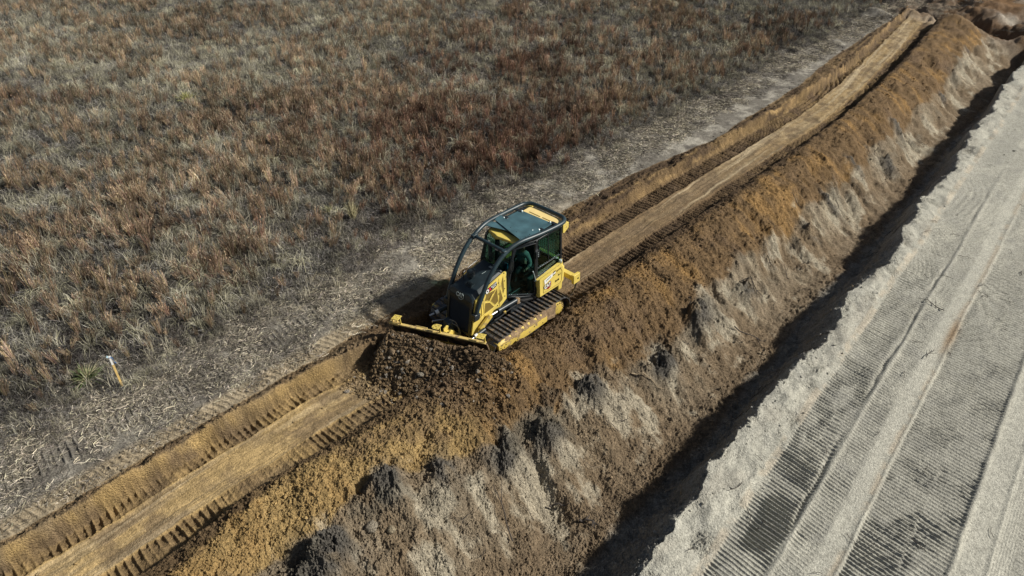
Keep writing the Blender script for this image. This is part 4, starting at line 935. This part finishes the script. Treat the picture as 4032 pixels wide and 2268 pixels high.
text_mesh('lettering', '28W556', .085, frame((-1.49, .9865, 1.60), (-1, 0, .18), (0, 0, 1)), GRILLM, tl, .001, .001, .75)
text_mesh('lettering', 'A-1', .10, frame((-1.52, .9865, 1.42), (-1, 0, .05), (0, 0, 1)), INKM, tl, .001, .002, .8)
text_mesh('lettering', '30 06', .10, frame((-1.42, .9865, 1.25), (-1, 0, .06), (0, 0, 1)), INKM, tl, .001, .002, .85)
MB().prism([(-1.80, .5), (-1.80, 1.72), (-1.98, 1.66), (-2.05, 1.3), (-2.0, .5)], -.70, .70).build('fuel_tank', YEL, DZ, .04)
MB().cyl((-1.70, .86, 1.72), (-1.70, .86, 1.80), .05).build('tank_cap', GRYT, DZ, .008)
# ripper beam behind
rp = MB(); rp.box(-2.55, -2.38, -.82, .82, .64, .82)
for s in (1, -1): rp.box(-2.62, -2.32, s * .85 - .05, s * .85 + .05, .58, .90); rp.box(-2.4, -1.95, s * .3 - .05, s * .3 + .05, .5, .9)
rpo = rp.build('ripper_beam', YEL, DZ, .012)
for s in (1, -1):
    MB().tube(crv([(-2.50, s * .85, .70), (-2.52, s * .84, .5), (-2.42, s * .82, .28), (-2.25, s * .80, .10), (-2.08, s * .78, .02)], 4), [.045] * 13 + [.04, .035, .025, .012], 6, False, .5).build('ripper_shank', STEEL, rpo, 0, True)
    MB().lathe((-2.52, s * .905, .74), [(.03, -.01), (.03, .015)], 'y', 8).join(rpo, INKM)
# ---------------- blade
A_ = Vector((1.97, 1.40, 1.08)); B_ = Vector((3.06, -1.43, .90))
mid = (A_ + B_) / 2; ux = (B_ - A_).normalized(); fw = ux.cross(Vector((0, 0, 1))).normalized(); fw = fw if fw.x > 0 else -fw
upb = fw.cross(ux); upb = upb if upb.z > 0 else -upb
BL = empty('blade'); 
def bp(u, f_, z): return mid + ux * u + fw * f_ + upb * z
Lb = (B_ - A_).length / 2
bprof = [(.0, 0), (-.10, -.14), (-.16, -.34), (-.16, -.56), (-.10, -.78), (.02, -.98)]
bprofb = [(f_ - .045, z) for f_, z in bprof[::-1]]
blade = MB().loft([[bp(u, f_, z) for f_, z in bprof + bprofb] for u in (-Lb, -Lb * .5, 0, Lb * .5, Lb)]).build('blade', mat('blade steel', (.05, .045, .04), .5, metal=.4, dirt=MUD, dirt_amt=.5, dirt_scale=4), DZ)
bpy.data.objects.remove(BL)
tr_ = MB().loft([[bp(u, f_, z) for f_, z in ((.012, .012), (.012, -.03), (-.085, -.03), (-.085, .012))] for u in (-Lb - .0, Lb * .95)])
tr_.loft([[bp(u, f_, z) for f_, z in ((.015, .035), (.015, -.045), (-.12, -.045), (-.12, .035))] for u in (Lb * .80, Lb + .01)])
tr_.build('top_rail', YELD, blade, .006)
MB().loft([[bp(u, f_, z) for f_, z in ((-.17, -.14), (-.24, -.20), (-.29, -.40), (-.29, -.65), (-.22, -.92), (-.14, -.9))] for u in (-Lb + .08, Lb - .08)]).build('blade_back', YELM, blade)
lg = MB(); c0 = bp(Lb * .86, -.07, .02)
lg.tube([bp(Lb * .90 + .075 * math.cos(a), -.06, .07 + .085 * math.sin(a)) for a in np.linspace(-.4, math.pi + .4, 12)], .022, 8)
lg.build('lifting_eye', YELD, blade)
MB().loft([[bp(.32, f_, z) for f_, z in ((-.085, -.03), (-.085, .03), (-.11, .03), (-.11, -.03))], [bp(.72, f_, z) for f_, z in ((-.085, -.03), (-.085, .03), (-.11, .03), (-.11, -.03))]]).build('rail_pad', YELD, blade, .01)
def sight(u, zt, kind):
    w = .115; f0 = -.03
    if kind == 'round':
        pts = [bp(u + .10, f0 - .13, zt), bp(u + .07, f0 - .14, zt)] ; pts = [bp(u - w, f0 + .10, zt), bp(u - w, f0 - .12, zt)] + [bp(u + .02 + .11 * math.cos(a), f0 - .01 + .115 * math.sin(a), zt) for a in np.linspace(-1.5, 1.5, 9)]
    else: pts = [bp(u - w, f0 - .11, zt), bp(u + w, f0 - .11, zt), bp(u + w, f0 + .11, zt), bp(u - w, f0 + .11, zt)]
    s_ = MB().plate(pts, .012 if kind != 'round' else -.012).build('sight_plate', YEL, blade, .003)
    MB().loft([[bp(u - w + .0, f0 + .02, z) for z in ()] or [bp(u - w, f0 - .02, 0), bp(u - w + .05, f0 - .02, 0), bp(u - w + .05, f0 + .0, 0), bp(u - w, f0 + .0, 0)], [bp(u - w, f0 - .02, zt), bp(u - w + .05, f0 - .02, zt), bp(u - w + .05, f0, zt), bp(u - w, f0, zt)]]).build('bracket', YEL, s_)
    bt = MB()
    for du, df in ((0, 0), (.06, .06), (-.06, .06), (.06, -.06), (-.06, -.06)): bt.lathe(bp(u + du, f0 + df, zt + .004), [(.011, -.004), (.011, .018)], 'z', 8)
    bt.join(s_, GRILLM)
sight(-Lb + .12, .20, 'sq'); sight(-.02, .20, 'round'); sight(Lb - .26, .22, 'sq')
# frame behind the blade, arms, cylinders, hoses
for s in (1, -1): MB().tube([(.3, s * .60, .55), (1.3, s * .60, .50), (1.75, s * .42, .45), (2.15, s * .1, .45)], .10, 4).build('push_arm', YELM, DZ, .01)
MB().box(1.8, 2.3, -.22, .25, .30, .62).build('push_frame_nose', YELM, DZ, .01)
pb = MB(); pb.prism([(2.02, .45), (2.02, .98), (2.14, 1.04), (2.26, .98), (2.28, .45)], -.02, .02).prism([(2.02, .45), (2.02, .90), (2.14, .98), (2.26, .9), (2.28, .45)], .16, .20).box(2.04, 2.24, .02, .16, .80, .90)
pb.build('blade_pivot', YEL, DZ, .008)
MB().loft([[(1.86, -.22, .78), (1.86, .04, .78), (2.12, .04, .78), (2.12, -.22, .78)], [(1.90, -.20, 1.14), (1.90, .02, 1.10), (2.08, .02, 1.06), (2.08, -.20, 1.12)]]).build('hose_guard', BLK2, DZ, .02)
for i, (dy, top) in enumerate(((0, 1.12), (.05, 1.02))):
    MB().tube(crv([(1.98, -.12 + dy, 1.06), (1.94, -.02 + dy, top), (1.84, .08 + dy, top - .12), (1.80, .12 + dy, .70), (1.86, .14 + dy, .52)], 6), .012, 8).build('hose', mat('dusty hose', (.16, .16, .15), .6) if i == 0 else bpy.data.materials['dusty hose'], DZ, 0, True)
MB().tube([(1.70, -.55, .72), (2.15, -.62, .86)], .028, 10).build('angle_rod', CHROME, DZ, 0, True)
for s in (1, -1):
    c = MB().cyl((.02, s * .68, 1.13), (.72, s * .66, 1.13), .066).cyl((.66, s * .66, 1.13), (.76, s * .66, 1.13), .080).build('lift_cylinder', CYL, DZ, .006)
    MB().cyl((.74, s * .66, 1.13), (1.05, s * .655, 1.12), .030).build('rod', CHROME, c, 0, True)
    MB().tube(crv([(.10, s * .74, 1.03), (.45, s * .75, 1.02), (.75, s * .76, .98), (1.0, s * .76, .98)], 5), .018, 8).build('hose', RUB, c, 0, True)
    MB().box(.52, .60, s * .74 - .025, s * .74 + .025, .98, 1.05).build('clamp', YELM, c, .006)
    MB().prism([(-.08, .98), (-.08, 1.18), (.02, 1.20), (.05, 1.02)], s * .58, s * .74).build('cylinder_mount', MUDM, DZ, .015)
    MB().prism([(1.0, 1.16), (1.10, 1.19), (1.50, .93), (1.50, .84), (1.40, .83), (1.0, 1.07)], s * .61, s * .70).build('lever_arm', YELM, DZ, .015)
    a0 = Vector((1.40, s * .78, .90)); a1 = Vector((1.98, s * (.80 if s > 0 else .95), .86 if s > 0 else .80))
    c = MB().cyl(a0, a0.lerp(a1, .75), .062).build('angle_cylinder', CYL, DZ, .006)
    MB().cyl(a0.lerp(a1, .74), a1, .032).build('rod', CHROME, c, 0, True)
    M = frame(a0.lerp(a1, .60) + Vector((0, 0, .0)), a1 - a0, (0, 0, 1))
    MB().lathe((0, 0, 0), [(.0635, -.05), (.0635, .05)], 'x', 20).xf(M).build('label_band', WHT, c)
# ------------------------------------------------------------ operator in the cab (machine axes: x forward, y left, z up)
def skin_body(name, nodes, edges, m, parent, sub=1):
    me = bpy.data.meshes.new(name); me.from_pydata([n[0] for n in nodes], edges, []); me.materials.append(m)
    o = bpy.data.objects.new(name, me); COL.objects.link(o); o.parent = parent
    sk = o.modifiers.new('skin', 'SKIN'); sk.use_smooth_shade = True
    for i, nd in enumerate(nodes):
        r = nd[1]; me.skin_vertices[0].data[i].radius = r if isinstance(r, tuple) else (r, r); me.skin_vertices[0].data[i].use_root = (i == 0)
    sb = o.modifiers.new('sub', 'SUBSURF'); sb.levels = sub; sb.render_levels = sub
    return o
MW = DZ.matrix_world.copy(); bpy.context.view_layer.update(); MW = DZ.matrix_world.copy()
OP = empty('person'); OP.matrix_world = MW @ Matrix.Translation((-.98, 0, 1.52))
tag(OP, 'operator in pale grey-green shirt and dark trousers seated in the bulldozer cab', 'person')
SHIRT = mat('pale shirt cotton', (.34, .39, .36), .85, noise=.2, nscale=9, bump=.9, bscale=11); TROU = mat('dark work trousers', (.035, .037, .04), .85, noise=.2, nscale=12)
SKIN = mat('skin', (.42, .25, .17), .55); HAIR = mat('cap cloth', (.03, .035, .04), .8); BOOT = mat('boot leather', (.06, .04, .025), .7)
# body: pelvis root, spine, neck, head; arms to the joysticks; legs to the floor (origin on the seat)
N = [((0, 0, .10), (.15, .17)), ((.02, 0, .30), (.13, .17)), ((.03, 0, .46), (.14, .19)), ((.03, 0, .55), (.10, .15)), ((.05, 0, .62), .058), ((.07, 0, .70), .075), ((.085, 0, .78), .098), ((.08, 0, .86), .085)]
E_ = [(0, 1), (1, 2), (2, 3), (3, 4), (4, 5), (5, 6), (6, 7)]
def add(p, r, to): N.append((p, r)); E_.append((to, len(N) - 1)); return len(N) - 1
for s in (1, -1):
    a = add((.04, s * .20, .52), .065, 3); b = add((.03, s * .30, .34), .052, a); c = add((.06, s * .34, .24), .046, b); d = add((.22, s * .38, .20), .038, c); e = add((.31, s * .395, .205), .028, d); add((.36, s * .40, .215), (.022, .040), e)
    a = add((.12, s * .10, .09), .095, 0); b = add((.34, s * .13, .11), .080, a); c = add((.46, s * .15, .08), .066, b); d = add((.52, s * .15, -.14), .052, c); e = add((.58, s * .15, -.35), .040, d); add((.60, s * .15, -.40), .038, e)
skin_body('body', N, E_, SKIN, OP)
# shirt shell over torso and sleeves, trousers over legs
NS = [((0, 0, .12), (.165, .185)), ((.02, 0, .30), (.150, .190)), ((.03, 0, .46), (.158, .205)), ((.03, 0, .56), (.115, .165)), ((.045, 0, .605), (.070, .075))]; ES = [(0, 1), (1, 2), (2, 3), (3, 4)]
for s in (1, -1):
    k = len(NS); NS += [((.04, s * .21, .52), .082), ((.03, s * .31, .34), .070), ((.06, s * .35, .24), .064), ((.21, s * .378, .205), .052)]; ES += [(3, k), (k, k + 1), (k + 1, k + 2), (k + 2, k + 3)]
skin_body('shirt', NS, ES, SHIRT, OP)
NT = [((0, 0, .08), (.17, .19))]; ET = []
for s in (1, -1):
    k = len(NT); NT += [((.12, s * .105, .09), .112), ((.34, s * .135, .11), .096), ((.465, s * .15, .08), .082), ((.53, s * .15, -.14), .068), ((.58, s * .15, -.34), .060)]; ET += [(0, k)] + [(k + i, k + i + 1) for i in range(4)]
skin_body('trousers', NT, ET, TROU, OP)
for s in (1, -1):
    MB().loft([[(.54, s * .15 - .05, -.44), (.54, s * .15 + .05, -.44), (.54, s * .15 + .045, -.34), (.54, s * .15 - .045, -.34)], [(.66, s * .15 - .05, -.44), (.66, s * .15 + .05, -.44), (.66, s * .15 + .04, -.37), (.66, s * .15 - .04, -.37)], [(.80, s * .15 - .04, -.44), (.80, s * .15 + .04, -.44), (.80, s * .15 + .035, -.40), (.80, s * .15 - .035, -.40)]]).build('boot', BOOT, OP, .012)
    # five fingers round each joystick grip
    for k, (ln, z) in enumerate(((.078, .238), (.086, .220), (.080, .202), (.066, .186))):
        y0 = s * .40; p0 = Vector((.365, y0 + s * .012, z)); pts = [p0, p0 + Vector((ln * .42, s * .012, 0)), p0 + Vector((ln * .62, -s * .018, -.002)), p0 + Vector((ln * .35, -s * .036, -.004))]
        MB().tube(pts, [.0095, .009, .0085, .007], 8).build('finger', SKIN, OP, 0, True)
    MB().tube([(.335, s * .375, .225), (.365, s * .365, .25), (.395, s * .372, .258)], [.011, .010, .008], 8).build('thumb', SKIN, OP, 0, True)
# face
MB().tube([(.165, 0, .80), (.190, 0, .765), (.172, 0, .757)], [.010, .015, .008], 8).build('nose', SKIN, OP, 0, True)
for s in (1, -1):
    MB().lathe((.168, s * .034, .798), [(.002, -.010), (.011, -.006), (.013, 0), (.009, .007), (.002, .010)], 'x', 10).build('eye', WHT, OP, 0, True)
    MB().tube([(.08, s * .098, .80), (.07, s * .108, .785), (.08, s * .100, .755)], [.012, .018, .010], 8).build('ear', SKIN, OP, 0, True)
MB().tube([(.160, -.028, .725), (.172, 0, .722), (.160, .028, .725)], .006, 6).build('mouth', DKRED, OP, 0, True)
MB().lathe((.075, 0, .83), [(.108, -.02), (.112, .02), (.100, .065), (.070, .095), (.01, .108)], 'z', 18).loft([[(.14, -.07, .825), (.14, .07, .825), (.14, .07, .835), (.14, -.07, .835)], [(.26, -.05, .81), (.26, .05, .81), (.26, .05, .818), (.26, -.05, .818)]]).build('cap', HAIR, OP, 0, True)

# ------------------------------------------------------------ survey stake with ribbon
STAKE = (-10.47, 13.88); YUC = (-11.55, 14.15)
bx_, by_ = STAKE; zb = float(gz(bx_, by_)[0])
ST = empty('survey_stake', (bx_, by_, zb)); tag(ST, 'wooden survey stake with white painted top and blue ribbon at the grass edge', 'survey stake')
ST.rotation_euler = (0, 0, rad(38)); WOOD = mat('raw lath wood', (.66, .46, .17), .8, noise=.2, nscale=14)
LATH = 1.12
st_ = MB().box(-.026, .026, -.008, .008, -.15, LATH * .78).build('lath', WOOD, ST, .002)
MB().box(-.0275, .0275, -.0095, .0095, LATH * .74, LATH).build('painted_top', WHT, ST, .002)
BLR = mat('blue flagging ribbon', (.01, .16, .50), .45)
MB().tube([(-.027, 0, LATH - .05), (-.0, -.013, LATH - .05), (.027, 0, LATH - .05), (0, .013, LATH - .05)], .012, 6, True).build('ribbon_knot', BLR, ST)
rb = MB(); 
for k, (dx, dy) in enumerate(((.01, -.01), (.025, -.02))):
    P = crv([(.025, -.005, LATH - .03), (.04 + dx * .4, dy, LATH - .10), (.04 + dx, dy * 1.4, LATH - .22), (.05 + dx * 1.4, dy * 1.5, LATH - .26)], 4)
    rb.loft([[p + Vector((0, -.015, 0)), p + Vector((.002, .015, .003)), p + Vector((.003, .015, .002)), p + Vector((.001, -.015, -.001))] for p in P])
rb.build('ribbon_tail', BLR, ST)
MB().tube([(-.03, 0, LATH + .0), (-.05, .01, LATH + .03), (-.07, .0, LATH + .0), (-.04, 0, LATH - .03)], .011, 6).build('ribbon_bow', mat('white flagging', (.5, .7, .8), .5), ST)

# ------------------------------------------------------------ individual plants
def clump(name, label, x, y, R_, Hh, n_, cols, w=.012, up=.6, group=None):
    z = float(gz(x, y)[0]); r = empty(name, (x, y, z)); tag(r, label, 'plant', group)
    mb = MB(); mb2 = MB()
    for k in range(n_):
        a = RNG.uniform(0, 6.28); el = RNG.uniform(up, 1.5); ln = RNG.uniform(.6, 1.1); e = Vector((math.cos(a) * math.cos(el) * R_ * 1.6 * ln, math.sin(a) * math.cos(el) * R_ * 1.6 * ln, Hh * math.sin(el) * ln))
        b0 = Vector((RNG.normal(0, .03), RNG.normal(0, .03), -.03)); m_ = b0.lerp(e, .5) + Vector((0, 0, Hh * .12)); sd_ = (e - b0).cross(Vector((RNG.normal(), RNG.normal(), 1))).normalized()
        t = mb if k % 2 else mb2
        vs = [t.bm.verts.new(b0 - sd_ * w * .5), t.bm.verts.new(b0 + sd_ * w * .5), t.bm.verts.new(m_ + sd_ * w * .5), t.bm.verts.new(m_ - sd_ * w * .5), t.bm.verts.new(e)]
        t.bm.faces.new(vs[:4]); t.bm.faces.new((vs[3], vs[2], vs[4]))
    mb.build('leaves', mat(name + ' leaf', cols[0], .7, noise=.3, nscale=20), r); mb2.build('dry_leaves', mat(name + ' dry leaf', cols[1], .8, noise=.3, nscale=20), r)
px, py = YUC
clump('soapweed', 'spiky green soapweed clump left of the survey stake', px, py, .42, .55, 150, ((.14, .20, .07), (.36, .33, .19)), .016, .1)
px, py = to_xy(1.94, -23.4); clump('soapweed', 'bright yellow-green bunch far out in the rusty grass', px, py, .45, .6, 170, ((.38, .40, .12), (.48, .44, .2)), .02, .3)
px, py = to_xy(.45, -7.9); clump('pale_bunch_grass', 'pale straw-yellow grass bunch upslope left of the bulldozer cab, the taller of two', px, py, .35, .85, 150, ((.46, .42, .25), (.52, .46, .28)), .012, .7)
px, py = to_xy(.1, -8.9); clump('pale_bunch_grass', 'small round pale green-yellow grass bunch left of the bulldozer cab', px, py, .28, .5, 120, ((.40, .40, .22), (.46, .42, .27)), .012, .2)

# ------------------------------------------------------------ roots and sticks lying about
BARK = mat('dead twig bark', (.055, .045, .038), .9, noise=.3, nscale=20); PALE = mat('bleached root', (.36, .28, .18), .85, noise=.25, nscale=20)
def stick(name, label, cat, u, v, z0, ln, ang, r=.012, bend=.25, fork=0, m=BARK, lift=.02, px=None, group=None):
    x, y = to_xy(u, v); n_ = 7; P = []; a = ang; p = np.array([x, y]); ds = ln / (n_ - 1)
    for i in range(n_):
        P.append(p.copy()); a += RNG.normal(0, bend); p = p + ds * np.array([math.cos(a), math.sin(a)])
    P = np.array(P); c = P.mean(0); zz = gz(P[:, 0], P[:, 1]); zz = np.maximum(zz, (zz[0] + (zz[-1] - zz[0]) * np.linspace(0, 1, n_)) - .03) + lift + lift * RNG.random(n_) * 2
    o = np.array([c[0], c[1], float(zz.mean())]); Q = [Vector((a_[0], a_[1], b_)) - Vector(o) for a_, b_ in zip(P, zz)]
    mb = MB().tube(Q, [r * (1 - .6 * i / n_) for i in range(n_)], 6)
    for k in range(fork):
        i = int(RNG.integers(2, n_ - 2)); g = RNG.uniform(.5, 1.1) * (1 if k % 2 else -1); d = Q[i + 1] - Q[i]; d = Matrix.Rotation(g, 3, 'Z') @ d; q1 = Q[i] + d * 1.2 + Vector((0, 0, .02)); q2 = q1 + d * .9 + Vector((0, 0, RNG.uniform(-.01, .05)))
        mb.tube([Q[i], q1, q2], [r * .6, r * .45, r * .25], 5)
    o_ = mb.build(name, m, None, 0, True); o_.location = o; tag(o_, label, cat, group); return o_
img = lambda dx, dy: math.atan2(-dy, dx)
def at_px_dir(deg): return rad(deg)
# the ones that stand out
stick('root', 'pale curved root lying across the brown slope right of the heap', 'root', 1.0, 4.15, 0, .95, rad(12), .020, .12, 0, PALE, .05)
stick('broken_branch', 'forked black branch on the smooth pale strip of the sandy road', 'branch', 9.6, 9.85, 0, .85, rad(100), .014, .22, 3, BARK, .03)
stick('broken_branch', 'dark curved branch low on the sandy road beside the coarse tread prints', 'branch', 6.9, 10.15, 0, .6, rad(70), .013, .3, 2, BARK, .03)
stick('broken_branch', 'long thin black stick standing out on the slope below the pale patches, bottom middle', 'branch', -5.0, 5.05, 0, 1.15, rad(115), .019, .15, 1, BARK, .06)
stick('root', 'short thick dark root tip poking from the slope between two sandy patches', 'root', -3.5, 4.9, 0, .5, rad(10), .028, .2, 0, BARK, .06)
stick('broken_branch', 'charred splintered branch on the slope beside the lowest sandy patch', 'branch', -3.3, 5.7, 0, .5, rad(40), .030, .4, 3, BARK, .05)
stick('root', 'long pale root at the lower edge of the picture at the ditch mouth', 'root', -5.6, 7.0, 0, 1.5, rad(-35), .018, .08, 0, PALE, .05)
stick('root', 'long bent dark root on the slope uphill of the ditch, right of the machine', 'root', 5.4, 5.1, 0, 1.1, rad(-8), .020, .2, 2, BARK, .05)
stick('root', 'dark forked root hanging over a sandy patch behind the machine', 'root', 7.2, 4.3, 0, .9, rad(15), .016, .25, 3, BARK, .07)
stick('stick', 'thin stick jutting from the ditch lip near the bottom of the picture', 'stick', -1.5, 7.35, 0, .5, rad(80), .010, .15, 1, PALE, .12)
G1 = 'small twigs scattered over the sandy road'; L1 = 'small dark twig lying on the sandy road among the tread prints'
for k in range(64):
    u = RNG.uniform(-4, 16) if k < 48 else RNG.uniform(10, 26); v = 7.75 - .05 * u + RNG.uniform(.1, 7.2); x, y = to_xy(u, v)
    if not keep_frame(np.array([x]), np.array([y]), -.1)[0]: continue
    stick('twig', L1, 'twig', u, v, 0, RNG.uniform(.14, .5), RNG.uniform(0, 6.28), RNG.uniform(.005, .012), .3, int(RNG.integers(0, 3)), BARK, .02, group=G1)
G2 = 'roots and twigs caught in the windrow slope'; L2 = 'thin dark twig caught in the slope of the windrow above the ditch'
for k in range(46):
    u = RNG.uniform(-9, 24); v = RNG.uniform(3.6, 5.9); x, y = to_xy(u, v)
    if not keep_frame(np.array([x]), np.array([y]), -.1)[0]: continue
    stick('twig', L2, 'twig', u, v, 0, RNG.uniform(.2, .7), RNG.uniform(0, 6.28), RNG.uniform(.006, .013), .35, int(RNG.integers(0, 3)), BARK, .04, group=G2)
G3 = 'twigs along the ditch lip'; L3 = 'thin twig sticking out along the sandy lip of the ditch'
for k in range(34):
    u = RNG.uniform(-5, 22); v = float(road_t(np.array([u]))[0]) - RNG.uniform(.1, .9)
    stick('twig', L3, 'twig', u, v, 0, RNG.uniform(.2, .55), RNG.uniform(0, 6.28), RNG.uniform(.005, .010), .3, int(RNG.integers(0, 2)), PALE if k % 3 == 0 else BARK, .05, group=G3)
# ------------------------------------------------------------ big lumps
def lump_(label, u, v, r, col, sq=.75):
    x, y = to_xy(u, v); z = float(gz(x, y)[0]); b = bmesh.new(); bmesh.ops.create_icosphere(b, subdivisions=4, radius=1)
    V = np.array([q.co[:] for q in b.verts]); o3 = RNG.uniform(0, 50)
    nz = 1 + .28 * fbm(V[:, 0] * 1.6 + V[:, 2] + o3, V[:, 1] * 1.6 - V[:, 2], 3, 500) + .13 * fbm(V[:, 0] * 5 + V[:, 2] * 3, V[:, 1] * 5 + o3 - V[:, 2] * 3, 3, 501)
    V = V * nz[:, None] * np.array([r, r * RNG.uniform(.7, .95), r * sq])
    for q, w in zip(b.verts, V): q.co = w
    me = bpy.data.meshes.new('soil_lump'); b.to_mesh(me); b.free(); me.shade_smooth(); at = me.attributes.new('soil', 'FLOAT_COLOR', 'POINT'); at.data.foreach_set('color', np.tile([*col, 1.], (len(V), 1)).astype(np.float32).ravel())
    me.materials.append(bpy.data.materials['soil']); o = bpy.data.objects.new('soil_lump', me); COL.objects.link(o); o.location = (x, y, z + r * .12); o.rotation_euler = (0, 0, RNG.uniform(0, 6.28)); tag(o, label, 'clod')
lump_('grey stone-like clod resting on the dark soil above the bottom sandy patches', -7.4, 3.05, .15, (.27, .235, .18))
lump_('smaller tan clod below the grey stone-like clod on the lower slope', -7.1, 3.35, .10, (.30, .25, .17))
lump_('flat grey clod on top of the soil heap in front of the blade', -3.55, .35, .11, (.27, .24, .19), .5)
lump_('pale brown clod on the heap near the lower blade corner', -2.75, 1.75, .08, (.30, .25, .19))
lump_('brown clod on the left shoulder of the heap under the blade', -3.6, -.75, .11, (.26, .19, .12))
lump_('lone pale pebble-like clod on the trampled strip above the lane, lower left', -6.3, -3.15, .07, (.42, .36, .27))
